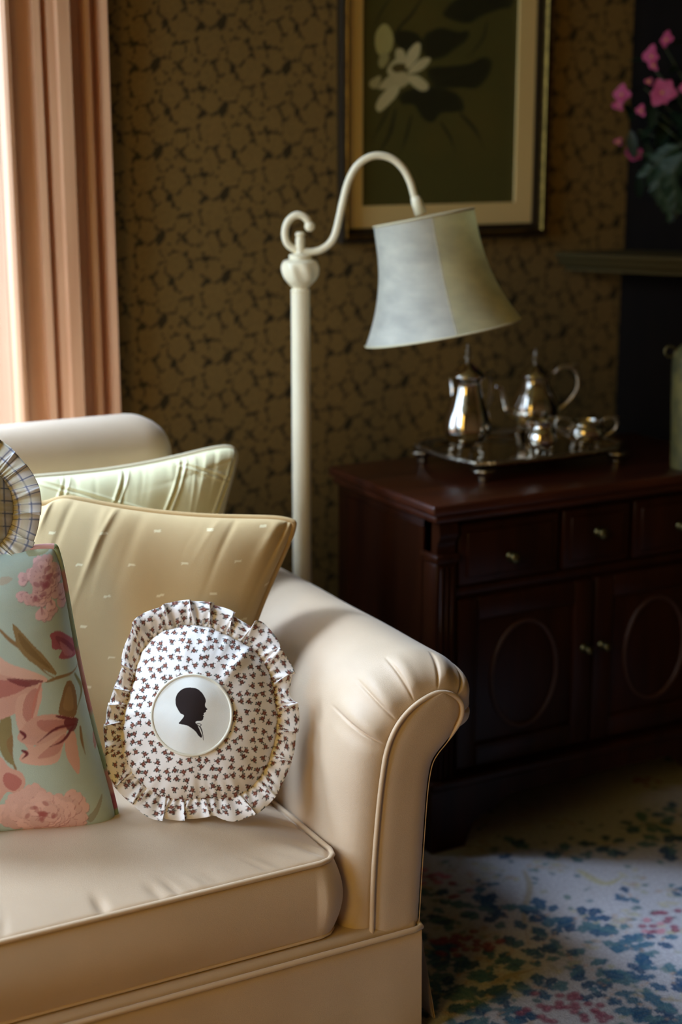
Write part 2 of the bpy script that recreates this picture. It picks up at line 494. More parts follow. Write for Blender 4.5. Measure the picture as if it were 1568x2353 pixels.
# remaining walls, ceiling, floor
mb = MB(); y0, y1, z0, z1 = W2
mb.box(XL - WT, XL, YF, y0, 0, ZC).box(XL - WT, XL, y1, W2A[0], 0, ZC).box(XL - WT, XL, W2A[1], WY + WT, 0, ZC)
for w_ in (W2, W2A): mb.box(XL - WT, XL, w_[0], w_[1], 0, z0).box(XL - WT, XL, w_[0], w_[1], z1, ZC)
M['plainwall'] = material('ochre_wall', (120, 88, 46), 0.8, var=0.15, var_scale=9)
tag(mb.build('wall_left', M['plainwall']), kind='structure')
tag(MB().box(XL, XR, YF - WT, YF, 0, ZC).build('wall_front', M['plainwall']), kind='structure')
tag(MB().box(XR, XR + WT, YF - WT, WY + WT, 0, ZC).build('wall_side', M['plainwall']), kind='structure')
tag(MB().box(XL - WT, XR + WT, YF - WT, WY + WT, ZC, ZC + 0.1).build('ceiling', M['ceiling']), kind='structure')
tag(MB().box(XL - WT, XR + WT, YF - WT, WY + WT, -0.12, 0.0).build('floor', M['floor']), kind='structure')
tag(MB().box(-30, 30, -30, 30, -0.7, -0.6).build('ground', M['lawn']), kind='structure')


# ------------------------------------------------------------------ windows
def window(name, P0, dx, dn, w, z0, z1, glass, sides=(0, 1)):
    """P0: lower corner line start at the inner wall face, dx along the wall, dn out of the room"""
    P0 = np.asarray(P0, float); dx = np.asarray(dx, float); dn = np.asarray(dn, float); up = np.array([0, 0, 1.0])
    root = empty(name, P0 + dx * w / 2 + up * z0, kind='structure')

    def bar(mb, h0, h1, d0, d1, za, zb):
        V = [P0 + dx * h + dn * d + up * z for h in (h0, h1) for d in (d0, d1) for z in (za, zb)]
        return mb.add(V, [[0, 1, 3, 2], [4, 6, 7, 5], [0, 4, 5, 1], [2, 3, 7, 6], [0, 2, 6, 4], [1, 5, 7, 3]])
    j = 0.012
    for (a, b) in ((0, j), (w - j, w)):
        bar(MB(), a, b, -0.004, WT + 0.01, z0, z1).build('jamb', M['pine_jamb'], root)
        h = (j, j + 0.018) if a == 0 else (w - j - 0.018, w - j)
        bar(MB(), h[0], h[1], 0.196, 0.214, z0, z1).build('stop_bead', M['sash'], root)
    bar(MB(), 0, w, -0.004, WT + 0.01, z1 - j, z1).build('head', M['pine'], root)
    bar(MB(), -0.2 * (0 in sides), w + 0.2 * (1 in sides), -0.06, WT + 0.04, z0 - 0.03, z0).build('sill', M['pine'], root)
    bar(MB(), -0.16 * (0 in sides), w + 0.16 * (1 in sides), -0.02, -0.001, z0 - 0.16, z0 - 0.03).build('apron', M['pine'], root)
    zm = (z0 + z1) / 2
    for (za, zb, d) in ((z0, zm + 0.02, 0.215), (zm - 0.02, z1 - j, 0.26)):
        s = MB()
        bar(s, j, j + 0.05, d, d + 0.04, za, zb); bar(s, w - j - 0.05, w - j, d, d + 0.04, za, zb)
        bar(s, j, w - j, d, d + 0.04, za, za + 0.06); bar(s, j, w - j, d, d + 0.04, zb - 0.045, zb)
        so = s.build('sash', M['sash'], root)
        bar(MB(), j + 0.05, w - j - 0.05, d + 0.018, d + 0.022, za + 0.06, zb - 0.045).build('pane', glass, so)
    # moulded casing: (distance from opening, projection)
    prof = [(-0.012, 0.0), (-0.012, 0.030), (-0.006, 0.036), (0.002, 0.036), (0.004, 0.020), (0.046, 0.018), (0.050, 0.019), (0.054, 0.031), (0.066, 0.034), (0.069, 0.020),
            (0.078, 0.019), (0.081, 0.034), (0.094, 0.037), (0.098, 0.043), (0.122, 0.046), (0.127, 0.040), (0.129, 0.016), (0.140, 0.010), (0.158, 0.009),
            (0.162, 0.026), (0.172, 0.029), (0.175, 0.010), (0.190, 0.008), (0.194, 0.034), (0.206, 0.038), (0.212, 0.030), (0.214, 0.0)]
    prof = [(a, p * 1.45) for a, p in prof]
    for side in sides:
        pts = [((w + a) if side else -a, -p) for a, p in prof]
        c = MB().prism(pts, dx, dn, P0 + up * (z0), up * (z1 - z0 + 0.0)).build('casing', M['pine'], root)
    c = MB().prism([(z1 + a, -p) for a, p in prof], up, dn, P0 - dx * (0.214 if 0 in sides else 0.0), dx * (w + 0.214 * len(sides))).build('casing', M['pine'], root)
    return root


window('window_1', (W1[0], WY, 0), (1, 0, 0), (0, 1, 0), W1[1] - W1[0], W1[2], W1[3], M['glass'], (1,))
window('fill_window_2', (XL, W2[0], 0), (0, 1, 0), (-1, 0, 0), W2[1] - W2[0], W2[2], W2[3], M['warm_fill_glass'])  # out of view, glazed amber as a warm fill source
window('window_3', (XL, W2A[0], 0), (0, 1, 0), (-1, 0, 0), W2A[1] - W2A[0], W2A[2], W2A[3], M['glass'], ())
portal('window_3_daylight', (XL - WT - 0.02, (W2A[0] + W2A[1]) / 2, (W2A[2] + W2A[3]) / 2), (math.radians(-90), 0, math.radians(90)), W2A[1] - W2A[0], W2A[3] - W2A[2])
portal('window_1_daylight', ((W1[0] + W1[1]) / 2, WY + WT + 0.02, (W1[2] + W1[3]) / 2), (math.radians(-90), 0, 0), W1[1] - W1[0], W1[3] - W1[2])
portal('fill_window_2_daylight', (XL - WT - 0.02, (W2[0] + W2[1]) / 2, (W2[2] + W2[3]) / 2), (math.radians(-90), 0, math.radians(90)), W2[1] - W2[0], W2[3] - W2[2])
mb = MB().box(W1[1] + 0.22, 2.55, WY - 0.02, WY, 0, 0.16)
tag(mb.build('baseboard_back', M['pine']), kind='structure')

# mantel shelf on the chimney breast
ms0 = B0 + BD * 0.0 + BN * 0.0
prof = [(0, 0), (0.155, 0), (0.155, 0.008), (0.160, 0.012), (0.172, 0.013), (0.185, 0.026), (0.188, 0.033), (0.198, 0.035), (0.202, 0.040), (0.202, 0.046), (0, 0.046)]
MZ = 1.160
mb = MB().prism(prof, BN, (0, 0, 1), B0 - BD * 0.105 + np.array([0, 0, MZ]), BD * 1.17)
tag(mb.soft('trim_1', M['mantel'], None, 30), kind='structure')
mb = MB().prism([(0.004, 0), (1.08, 0), (1.08, MZ - 0.001), (0.004, MZ - 0.001)], BD, (0, 0, 1), B0 + BN * 0.002, BN * 0.022)
tag(mb.build('trim_2', M['shade_wood']), kind='structure')  # surround panel below the shelf, its near-black colour also standing in for shade


# ------------------------------------------------------------------ rug
def build_rug():
    X0, X1, Y0, Y1 = 1.0, 2.62, 0.75, 2.88
    fx, fy = (X0, X1), (Y0, Y1)
    cv = Canvas(fx[0], fy[0], fx[1], fy[1], 0.0032, (168, 166, 170))
    r = random.Random(5)
    BLUE = [(50, 86, 116), (62, 100, 122), (42, 72, 104), (74, 108, 120)]

    def g(px, py): return on(px, py, Z=0.012)[:2]

    def leaf(c, L, a, colr):
        p = np.array([(0, 0), (.25, .22), (.45, .18), (.55, .36), (.75, .22), (1, 0), (.75, -.22), (.55, -.36), (.45, -.18), (.25, -.22)]) * L
        ca, sa = math.cos(a), math.sin(a)
        q = np.stack([p[:, 0] * ca - p[:, 1] * sa, p[:, 0] * sa + p[:, 1] * ca], 1) + c
        cv.poly(q, colr, 0.95, smooth=False)
        cv.stroke([c, np.asarray(c) + np.array([ca, sa]) * L * 0.8], 0.003, (120, 130, 130), 0.5)

    def cluster(px, py, s=1.0, n=7):
        c = g(px, py) if py is not None else np.asarray(px)
        for i in range(n):
            a = r.uniform(0, 6.28); d = r.uniform(0.0, 0.03) * s
            leaf(c + d * np.array([math.cos(a), math.sin(a)]), r.uniform(.03, .05) * s, a + r.uniform(-.5, .5), r.choice(BLUE))
        for i in range(4):
            a = r.uniform(0, 6.28); d = r.uniform(0, .03) * s
            cv.ell(c[0] + d * math.cos(a), c[1] + d * math.sin(a), .004, .003, 0, (170, 140, 120), .7)

    def berries(px, py, n=9, s=1.0, colr=(122, 62, 80)):
        c = g(px, py) if py is not None else np.asarray(px)
        for i in range(n):
            a = r.uniform(0, 6.28); d = .035 * s * math.sqrt(r.random())
            cv.ell(c[0] + d * math.cos(a), c[1] + 1.2 * d * math.sin(a), .009 * s, .008 * s, 0, colr, .85)
            cv.ell(c[0] + d * math.cos(a) + .003, c[1] + 1.2 * d * math.sin(a) + .002, .003, .003, 0, (190, 140, 150), .5)

    def swirl(pts, w=.014, colr=(150, 140, 124)):
        cv.stroke([g(*p) for p in pts], w, colr, .7, taper=True)
    for i in range(230):
        px, py = r.uniform(930, 1620), r.uniform(1850, 2400)
        c = g(px, py)
        cv.ell(c[0], c[1], r.uniform(.004, .012), r.uniform(.003, .008), r.uniform(0, 3), r.choice([(70, 104, 112), (92, 116, 112), (150, 150, 130), (60, 92, 100)]), .8)
    for i in range(70):
        px, py = r.uniform(930, 1620), r.uniform(1850, 2400)
        c = g(px, py)
        for k in range(5):
            cv.ell(c[0] + r.uniform(-.02, .02), c[1] + r.uniform(-.02, .02), .010, .006, r.uniform(0, 3), r.choice([(168, 160, 130), (150, 150, 140), (160, 140, 120)]), .6)
    seen = lambda c: 1.42 < c[0] < 2.25 and c[1] > 1.78 and (c[0] - 1.42) * .62 + c[1] > 1.86     # laid out by hand below
    for i in range(900):
        c = (r.uniform(X0 + .03, X1 - .03), r.uniform(Y0 + .03, Y1 - .03))
        if seen(c): continue
        k = r.random()
        if k < .45: cv.ell(c[0], c[1], r.uniform(.004, .012), r.uniform(.003, .008), r.uniform(0, 3), r.choice([(70, 104, 112), (92, 116, 112), (150, 150, 130)]), .8)
        elif k < .60: cv.ell(c[0], c[1], .018, .011, r.uniform(0, 3), (150, 142, 118), .6)
    for gx in np.arange(X0 + .06, X1 - .03, .085):
        for gy in np.arange(Y0 + .06, Y1 - .03, .085):
            c = (gx + r.uniform(-.03, .03), gy + r.uniform(-.03, .03))
            if seen(c): continue
            k = r.random()
            if k < .62: cluster(c, None, r.uniform(.7, 1.1), 7)
            elif k < .78: berries(c, None, 8, .9)
    swirl([(1205, 2000), (1218, 2040), (1205, 2100), (1215, 2170)]); swirl([(1568, 2300), (1480, 2290), (1400, 2270)], .01)
    swirl([(1130, 2260), (1180, 2240), (1240, 2225)]); swirl([(1330, 2000), (1390, 2030), (1440, 2010)], .02, (166, 160, 134))
    for (px, py, s, n) in [(1110, 2085, 1.1, 9), (1160, 2100, 1.0, 8), (1260, 2100, 1.1, 9), (1330, 2115, 1.1, 9), (1265, 2155, .9, 7), (1175, 2185, .9, 7), (1300, 2200, .9, 7),
                           (1350, 2220, .9, 7), (1430, 2150, 1.0, 10), (1500, 2160, .9, 8), (1460, 2180, .9, 8), (1240, 2270, 1.0, 9), (1370, 2250, .9, 7), (1480, 2250, 1.1, 10), (1545, 2240, 1.0, 8),
                           (1500, 2320, 1.1, 10), (1560, 2330, 1.1, 10), (1400, 2290, .8, 6), (1000, 2060, .9, 6), (990, 2100, .9, 6), (1040, 2110, .8, 6), (1050, 2240, 1.1, 9), (1010, 2290, 1.1, 9),
                           (1100, 2300, 1.1, 9), (1160, 2330, 1.0, 8), (1200, 2210, .8, 6), (1130, 2215, 1., 8), (1450, 2060, .7, 5), (1540, 2040, .7, 5), (1100, 2030, .7, 5), (1030, 2200, .9, 7),
                           (1530, 1940, 1.1, 8), (1400, 1940, 1, 8), (1300, 1960, .9, 7), (1480, 1890, 1.1, 8), (1180, 1950, .9, 6), (1560, 1870, 1, 7)]:
        cluster(px, py, s, n)
    for (px, py, n) in [(1060, 2165, 12), (1020, 2175, 9), (1110, 2160, 8), (1330, 2310, 10), (1370, 2335, 8), (1270, 2300, 6), (985, 2010, 8), (1055, 2050, 5), (1510, 2130, 7), (1530, 2100, 5), (1230, 2330, 7)]:
        berries(px, py, n)
    berries(985, 2008, 8, 1.2, (170, 96, 120)); berries(1505, 2130, 6, .9, (176, 124, 132))
    xs = np.linspace(X0, X1, 400); ys = np.linspace(Y0, Y1, 500)
    Xg, Yg = np.meshgrid(xs, ys, indexing='ij')
    colr = cv.get(Xg.ravel(), Yg.ravel())
    Zg = np.full(Xg.shape, 0.012)
    Vt = np.stack([Xg, Yg, Zg], -1).reshape(-1, 3)
    Ft = grid_faces(len(xs), len(ys))
    nX, nY = len(xs), len(ys)
    per = [i * nY for i in range(nX)] + [(nX - 1) * nY + j for j in range(1, nY)] + [i * nY + nY - 1 for i in range(nX - 2, -1, -1)] + [j for j in range(nY - 2, 0, -1)]
    Vb = Vt[per].copy(); Vb[:, 2] = 0.0005
    n0 = len(Vt); m = len(per)
    Fl = Ft.tolist() + [[per[k], n0 + k, n0 + (k + 1) % m, per[(k + 1) % m]] for k in range(m)] + [[n0 + k for k in range(m)][::-1]]
    o = mk('rug', np.vstack([Vt, Vb]), Fl, M['rug'], None, False, np.vstack([colr, np.tile(lin((150, 140, 130)), (m, 1))]))
    tag(o, 'pale rug with blue leaf clusters and burgundy berries beneath sofa and sideboard', 'rug')


build_rug()
RZ = 0.0125  # rug surface

# ------------------------------------------------------------------ sofa
SXC = 0.25        # middle of the sofa
YP = 2.03         # plane of the arm front panels
sofa = empty('sofa', (SXC, 2.45, RZ), 'cream rolled-arm sofa with piped seams and long skirt under the window', 'sofa')
mirror = lambda V: np.stack([2 * SXC - V[:, 0], V[:, 1], V[:, 2]], 1)
PANEL_PX = [(855, 2148), (859, 2016), (869, 1882), (880, 1783), (893, 1716), (918, 1662), (954, 1622), (998, 1595), (1030, 1593), (1052, 1604), (1063, 1622), (1061, 1649),
            (1048, 1676), (1030, 1705), (1007, 1734), (994, 1761), (985, 1815), (978, 1904), (972, 1993), (965, 2105), (963, 2125)]
pan = np.array([on(x, y, Y=YP)[[0, 2]] for x, y in PANEL_PX])
offv = np.array([.05, .05, .05, .05, .05, .05, .05, .05, .05, .05, .048, .044, .030, .012, .005, .004, .004, .004, .004, .004, .004])
NP = 900
pano = spline(np.column_stack([pan, offv]), NP)
outl, offd = pano[:, :2], pano[:, 2]
tg = np.gradient(outl, axis=0); tg /= np.linalg.norm(tg, axis=1)[:, None]
nl = np.stack([-tg[:, 1], tg[:, 0]], 1)
arcl = np.concatenate([[0], np.cumsum(np.linalg.norm(np.diff(outl, axis=0), axis=1))])


def arc_of(px, py):
    p = on(px, py, Y=YP)[[0, 2]]
    return arcl[np.argmin(np.linalg.norm(outl - p, axis=1))]


PLEATS = [(arc_of(893, 1716), 0.17), (arc_of(918, 1662), 0.15), (arc_of(958, 1618), 0.14), (arc_of(1010, 1592), 0.12), (arc_of(1055, 1605), 0.12), (arc_of(1063, 1640), 0.12)]


def arm(flip):
    secs = []
    for th in np.linspace(0, math.pi / 2, 22):
        secs.append((YP + 0.008 + 0.080 * (1 - math.cos(th)), math.sin(th) ** 0.9))
    for y in np.concatenate([np.linspace(YP + 0.092, YP + .25, 24), np.linspace(YP + 0.27, 2.93, 40)]): secs.append((y, 1.0))
    rows = []
    for (y, k) in secs:
        dist = (y - YP) + 0.05 * k     # along the cloth from the panel edge
        disp = np.zeros(NP)
        for (a, reach) in PLEATS:
            d = arcl - a - 0.10 * dist * (1 if a < arcl[NP // 2] else -0.3)
            fade = max(0.0, 1 - dist / reach) ** 0.6 if dist < reach else 0.0
            disp += fade * (-0.0080 * np.exp(-(d / 0.0018) ** 2) + 0.0070 * np.exp(-((d - 0.010) / 0.009) ** 2) - 0.0040 * np.exp(-((d + 0.010) / 0.009) ** 2))
        disp += 0.0012 * np.sin(arcl * 40 + y * 9) * np.sin(y * 14) * k
        q = outl + nl * (offd * k + disp * min(1, k * 3) * (offd > 0.01))[:, None]
        rows.append(np.stack([q[:, 0], np.full(NP, y), np.maximum(q[:, 1], 0.2)], 1))
    rows.append(rows[-1] * 1.0)
    V = np.vstack(rows); V[-NP:, 1] = 2.935
    Fc = grid_faces(len(rows), NP).tolist() + [[(len(rows) - 1) * NP + k for k in range(NP)]]
    # front panel, slightly domed inside its piping
    ctr_i = np.array([(outl[i] + outl[NP - 1 - i]) / 2 for i in range(NP)])
    prow = []
    for k in np.linspace(1, 0.0, 9):
        q = ctr_i + (outl - ctr_i) * k
        prow.append(np.stack([q[:, 0], np.full(NP, YP + 0.006 - 0.010 * (1 - k ** 4)), q[:, 1]], 1))
    PV = np.vstack(prow); PF = grid_faces(9, NP, flip=True)
    iR = int(np.argmin(np.abs(arcl - arc_of(1030, 1705))))
    path = np.stack([outl[:, 0], np.full(NP, YP + 0.001), outl[:, 1]], 1)[:NP:6]
    if flip: V, PV, path = mirror(V), mirror(PV), mirror(path); Fc = [f[::-1] for f in Fc]; PF = PF[:, ::-1]
    a = mk('arm', V, Fc, M['sofa'], sofa)
    mk('arm_front_panel', PV, PF, M['sofa'], a)
    MB().tube(path, np.interp(np.arange(len(path)) * 6, [0, iR - 40, iR, NP], [.0042, .0042, .0008, .0006]), 10).build('piping', M['sofa_pipe'], a, True)


arm(False); arm(True)
MB().rbox(2 * SXC - 1.166, 1.166, 2.785, 2.965, 0.2, 0.955, 0.075, 8).build('backrest', M['sofa'], sofa, True)
MB().rbox(2 * SXC - 1.25, 1.25, 2.026, 2.95, 0.03, 0.224, 0.010, 3).build('base', M['sofa'], sofa, True)


def skirt_sheet(path, z0, z1, flare, ripple, seed):
    """cloth hung from a line; path in plan, thin but with two faces"""
    P = np.asarray(path, float); n = len(P)
    T = np.gradient(P, axis=0); T /= np.linalg.norm(T, axis=1)[:, None]
    N = np.stack([T[:, 1], -T[:, 0]], 1)
    L = np.concatenate([[0], np.cumsum(np.linalg.norm(np.diff(P, axis=0), axis=1))])
    zs = np.linspace(z1, z0, 10); rows = []
    for sgn in (1, -1):
        for z in zs:
            q = (z1 - z) / (z1 - z0)
            w = flare * q + ripple * q * np.sin(L * 23 + seed) + ripple * .6 * q * np.sin(L * 51 + seed * 2) + (0.0015 if sgn > 0 else -0.0015)
            rows.append(np.column_stack([P + N * w[:, None], np.full(n, z)]))
        zs = zs[::-1]
    return np.vstack(rows), grid_faces(len(rows), n, wrap_u=True)


sk_x1 = 1.2565
fx = np.linspace(2 * SXC - sk_x1, sk_x1 - 0.001, 120)
V, Fc = skirt_sheet(np.column_stack([fx, np.full(120, 2.0235)]), 0.018, 0.2075, 0.004, 0.0015, 1.0)
mk('skirt', V, Fc, M['sofa'], sofa)
for sd in (0, 1):
    sy = np.linspace(2.040, 2.95, 60)
    V, Fc = skirt_sheet(np.column_stack([np.full(60, sk_x1 + 0.004), sy]), 0.018, 0.2075, 0.034, 0.004, 3.0)
    W, Gc = skirt_sheet(np.column_stack([np.linspace(sk_x1 - 0.10, sk_x1 + 0.004, 20), np.full(20, 2.033)]), 0.018, 0.2075, 0.000, 0.001, 2.0)
    if sd: V = mirror(V); W = mirror(W)
    mk('skirt', V, Fc, M['sofa'], sofa); mk('skirt_pleat', W, Gc, M['sofa'], sofa)
wl = [(2 * SXC - 1.262, 2.94, .2085), (2 * SXC - 1.262, 2.06, .2085), (2 * SXC - 1.255, 2.0235, .2085)] + [(x, 2.0205, .2085) for x in np.linspace(2 * SXC - 1.24, 1.24, 60)] + [(1.255, 2.0235, .2085), (1.262, 2.06, .2085), (1.262, 2.94, .2085)]
MB().tube(wl, 0.0048, 10).build('welt', M['sofa_pipe'], sofa, True)


def seat_cushion(x0, x1, label):
    y0, y1, zb, zt, rc = 2.042, 2.79, 0.2255, 0.360, 0.035
    root = None
    pts = []
    for (cx, cy, a0) in ((x1 - rc, y0 + rc, -90), (x1 - rc, y1 - rc, 0), (x0 + rc, y1 - rc, 90), (x0 + rc, y0 + rc, 180)):
        for a in np.linspace(a0, a0 + 90, 10): pts.append((cx + rc * math.cos(math.radians(a)), cy + rc * math.sin(math.radians(a))))
    P = np.array(pts + [pts[0]])
    L = np.concatenate([[0], np.cumsum(np.linalg.norm(np.diff(P, axis=0), axis=1))])
    n = 520; q = np.linspace(0, L[-1], n, endpoint=False)
    O = np.stack([np.interp(q, L, P[:, 0]), np.interp(q, L, P[:, 1])], 1)
    T = np.roll(O, -1, 0) - np.roll(O, 1, 0); T /= np.linalg.norm(T, axis=1)[:, None]; N = np.stack([T[:, 1], -T[:, 0]], 1)
    c = np.array([(x0 + x1) / 2, (y0 + y1) / 2])
    rows = []
    r = random.Random(int(x0 * 1000))
    pk = np.zeros(n)
    for i in range(110):
        a = r.uniform(0, L[-1]); d = (q - a + L[-1] / 2) % L[-1] - L[-1] / 2
        pk += r.uniform(-1, .6) * np.exp(-(d / r.uniform(.004, .010)) ** 2)
    rows.append(np.column_stack([c + (O - c) * 0.02, np.full(n, zb + 0.001)])); rows.append(np.column_stack([c + (O - c) * 0.97, np.full(n, zb + 0.0008)]))
    for t in np.linspace(0, 1, 14):
        b = 0.016 * math.sin(math.pi * t) ** 0.8 + 0.004 * np.sin(q * 5 + 3 * t) * math.sin(math.pi * t)
        rows.append(np.column_stack([O + N * np.broadcast_to(b, (n,))[:, None], np.full(n, zb + (zt - zb) * t)]))
    for dk in np.concatenate([np.linspace(0.004, 0.14, 26), np.linspace(0.18, 0.98, 22)]):
        k = 1 - dk
        z = zt + 0.052 * (1 - k ** 3.0) - 0.004 * math.exp(-((dk - .004) / .01) ** 2)
        zz = z + pk * 0.0046 * math.exp(-((dk - 0.05) / 0.05) ** 2) + 0.0016 * np.sin(O[:, 0] * 17 + k * 9) * (1 - k)
        rows.append(np.column_stack([c + (O - c) * k, np.broadcast_to(zz, (n,))]))
    V = np.vstack(rows)
    Fc = grid_faces(len(rows), n, wrap_v=True, flip=True).tolist()
    m = len(rows) - 1
    Fc.append([m * n + k for k in range(n)]); Fc.append([k for k in range(n)][::-1])
    root = empty('seat_cushion', (c[0], c[1], zb), label, 'cushion', 'loose box seat cushions of the sofa')
    mk('cushion_body', V, Fc, M['sofa'], root)
    for z in (zt, zb + 0.004):
        MB().tube(np.column_stack([O + N * 0.003, np.full(n, z)])[::3], 0.0044 if z == zt else 0.003, 10, closed=True).build('piping', M['sofa_pipe'], root, True)


seat_cushion(SXC + 0.002, 1.108, 'cream box seat cushion beneath the floral and the round pillows')
seat_cushion(2 * SXC - 1.108, SXC - 0.002, 'cream box seat cushion on the far left half of the sofa')


# ------------------------------------------------------------------ pillows
def pillow(name, label, BL, BR, TR, TL, T, mat, pipe_mat, pipe_r=0.0055, res=(90, 90), sag=(.02, .02, .02, .02), color=None, disp=None, back=0.8, kink=None, pipe_color=None, pw=0.42, corner=0.035):
    BL, BR, TR, TL = (np.asarray(p, float) for p in (BL, BR, TR, TL))
    n = nrm(np.cross(BR - BL + TR - TL, TL - BL + TR - BR))
    ex = nrm(BR - BL + TR - TL); ez = np.cross(n, ex) * -1
    if ez[2] < 0: ez = -ez
    nu, nv = res
    s = np.sin(np.linspace(-1, 1, nu) * math.pi / 2); t = np.sin(np.linspace(-1, 1, nv) * math.pi / 2)
    S, Tt = np.meshgrid(s, t, indexing='ij')
    a = (S + 1) / 2; b = (Tt + 1) / 2

    def base(S, Tt):
        a = ((S + 1) / 2)[..., None]; b = ((Tt + 1) / 2)[..., None]
        P = (BL * (1 - a) + BR * a) * (1 - b) + (TL * (1 - a) + TR * a) * b
        fs = (1 - S ** 2); ft = (1 - Tt ** 2)
        P = P + (P - (BL + BR + TR + TL) / 4) * (-corner * np.abs(S) ** 7 * np.abs(Tt) ** 7)[..., None]
        P = P + ez * ((sag[0] * fs)[..., None] * (1 - b)) - ez * ((sag[2] * fs)[..., None] * b)
        P = P + ex * ((sag[3] * ft)[..., None] * (1 - a)) - ex * ((sag[1] * ft)[..., None] * a)
        if kink is not None: P = P + kink(S, Tt, ex, ez, n)
        return P
    P = base(S, Tt)
    h = T / 2 * ((1 - np.abs(S) ** 2.8).clip(0) * (1 - np.abs(Tt) ** 2.8).clip(0)) ** pw
    edge = ((1 - S ** 2).clip(0) * (1 - Tt ** 2).clip(0)) ** 0.25
    d = disp(S, Tt, P, ex, ez) if disp is not None else 0.0
    Vf = P + n * (h + d * edge)[..., None]
    sb_ = np.sin(np.linspace(-1, 1, 40) * math.pi / 2); Sb, Tb = np.meshgrid(sb_, sb_, indexing='ij')
    Pb = base(Sb, Tb); hb = T / 2 * ((1 - np.abs(Sb) ** 2.8).clip(0) * (1 - np.abs(Tb) ** 2.8).clip(0)) ** pw
    Vb = Pb - n * (hb * back)[..., None]
    V = np.vstack([Vf.reshape(-1, 3), Vb.reshape(-1, 3)])
    Fc = np.vstack([grid_faces(nu, nv), grid_faces(40, 40, base=nu * nv, flip=True)])
    o = BL * 0.25 + BR * 0.25 + TR * .25 + TL * .25
    root = empty(name, (o[0], o[1], min(BL[2], BR[2])), label, 'pillow')
    cl = None
    if color is not None:
        c1 = color(S.ravel(), Tt.ravel(), Vf.reshape(-1, 3)); cl = np.vstack([c1, color(Sb.ravel(), Tb.ravel(), Vb.reshape(-1, 3))])
    body = mk('cover', V, Fc, mat, root, True, cl)
    pass
    q = np.sin(np.linspace(-1, 1, 70) * math.pi / 2)[:-1]
    one = np.ones(69)
    lp = np.vstack([base(q, -one), base(one, q), base(-q, one), base(-one, -q)])
    # round the corners of the piping a little
    for _ in range(4): lp = (np.roll(lp, 1, 0) + 2 * lp + np.roll(lp, -1, 0)) / 4
    pipe = MB().tube(lp, pipe_r, 10, closed=True)
    pc = None
    if pipe_color is not None: pc = np.repeat(pipe_color(len(lp)), 10, 0)
    pipe.build('piping', pipe_mat, root, True, pc)
    return root, base, n, ex, ez


def ruck(seed, n, amp, depth, side, wmin=.02, wmax=.05):
    """gathers running in from one edge; side 't','b','l','r'"""
    r = random.Random(seed)
    L = [(r.uniform(-.95, .95), r.uniform(wmin, wmax), r.uniform(-1, .8), r.uniform(.4, 1) * depth, r.uniform(-.12, .12)) for _ in range(n)]

    def f(S, Tt):
        e = {'t': 1 - Tt, 'b': 1 + Tt, 'l': 1 + S, 'r': 1 - S}[side]; x = S if side in 'tb' else Tt
        out = np.zeros(S.shape)
        for (c, w, a, dp, sl) in L:
            out += a * np.exp(-((x - c - sl * e) / w) ** 2) * np.exp(-(e / dp) ** 1.5)
        return out * amp
    return f


# lattice-tucked satin pillow propped against the backrest
def lat_disp(S, Tt, P, ex, ez):
    u = P @ ex; v = P @ ez
    out = np.zeros(S.shape)
    for (ang, ofs, sp) in ((54, 0.012, 0.094), (-27, 0.03, 0.115)):
        a = math.radians(ang); d = -u * math.sin(a) + v * math.cos(a) + ofs
        d = (d + sp / 2) % sp - sp / 2
        for k in (-0.0055, 0.0055): out += 0.0042 * np.exp(-((d - k) / 0.0022) ** 2)
        out -= 0.0030 * np.exp(-(d / 0.003) ** 2)
        out += 0.0015 * np.cos(d / sp * 2 * math.pi + math.pi)
    return out + g1(S, Tt) + g2(S, Tt)


g1 = ruck(21, 26, .0040, .4, 't', .012, .03); g2 = ruck(22, 16, .006, .4, 'r', .015, .04)
pillow('lattice_pillow', 'pale cream satin pillow with lattice tucks leaning on the sofa back', (.70, 2.625, .43), (1.16, 2.625, .46), on(566, 1006, Y=2.735), on(-30, 1098, Y=2.735), .17,
       M['satin'], M['satin_pipe'], .0068, (360, 300), (.0, .045, .022, .0), disp=lat_disp, pw=.40, corner=.10)

# beige pillow with woven dashes set across the corner
bTR, bTL = on(697, 1186, Y=2.41), on(36, 1112, Y=2.64)
bBR, bBL = np.array([1.035, 2.335, .40]), np.array([.66, 2.585, .40])
gA = ruck(31, 20, .0125, .40, 't', .016, .05); gB = ruck(32, 12, .009, .32, 'r', .03, .07)
bn = nrm(np.cross(bBR - bBL, bTL - bBL)); bex = nrm(bBR - bBL + bTR - bTL)


def beige_col(S, Tt, P):
    c = np.tile(lin((204, 174, 124)), (len(S), 1))
    v = P @ np.array([0, 0, 1.0]) ; u = P @ bex
    su, sv = 0.090, 0.050
    row = np.floor(v / sv).astype(int)
    uu = (u + (row % 2) * su / 2 + row * 0.008) % su - su / 2; vv = v % sv - sv / 2
    m = (np.abs(uu) < 0.0058) & (np.abs(vv) < 0.0019)
    c[m] = lin((238, 222, 176))
    return c


pillow('beige_pillow', 'beige pillow with small woven dashes standing across the sofa corner', bBL, bBR, bTR, bTL, .17, M['beige'], M['beige_pipe'], .0072, (420, 330), (.0, .03, .024, .0),
       color=beige_col, disp=lambda S, T, P, ex, ez: gA(S, T) + gB(S, T) + .002 * np.sin(S * 9 + T * 4), pw=.38, corner=.06,
       kink=lambda S, T, ex, ez, n: -ez * (0.022 * np.exp(-((S + .82) / .10) ** 2) * ((T + 1) / 2) ** 6)[..., None])

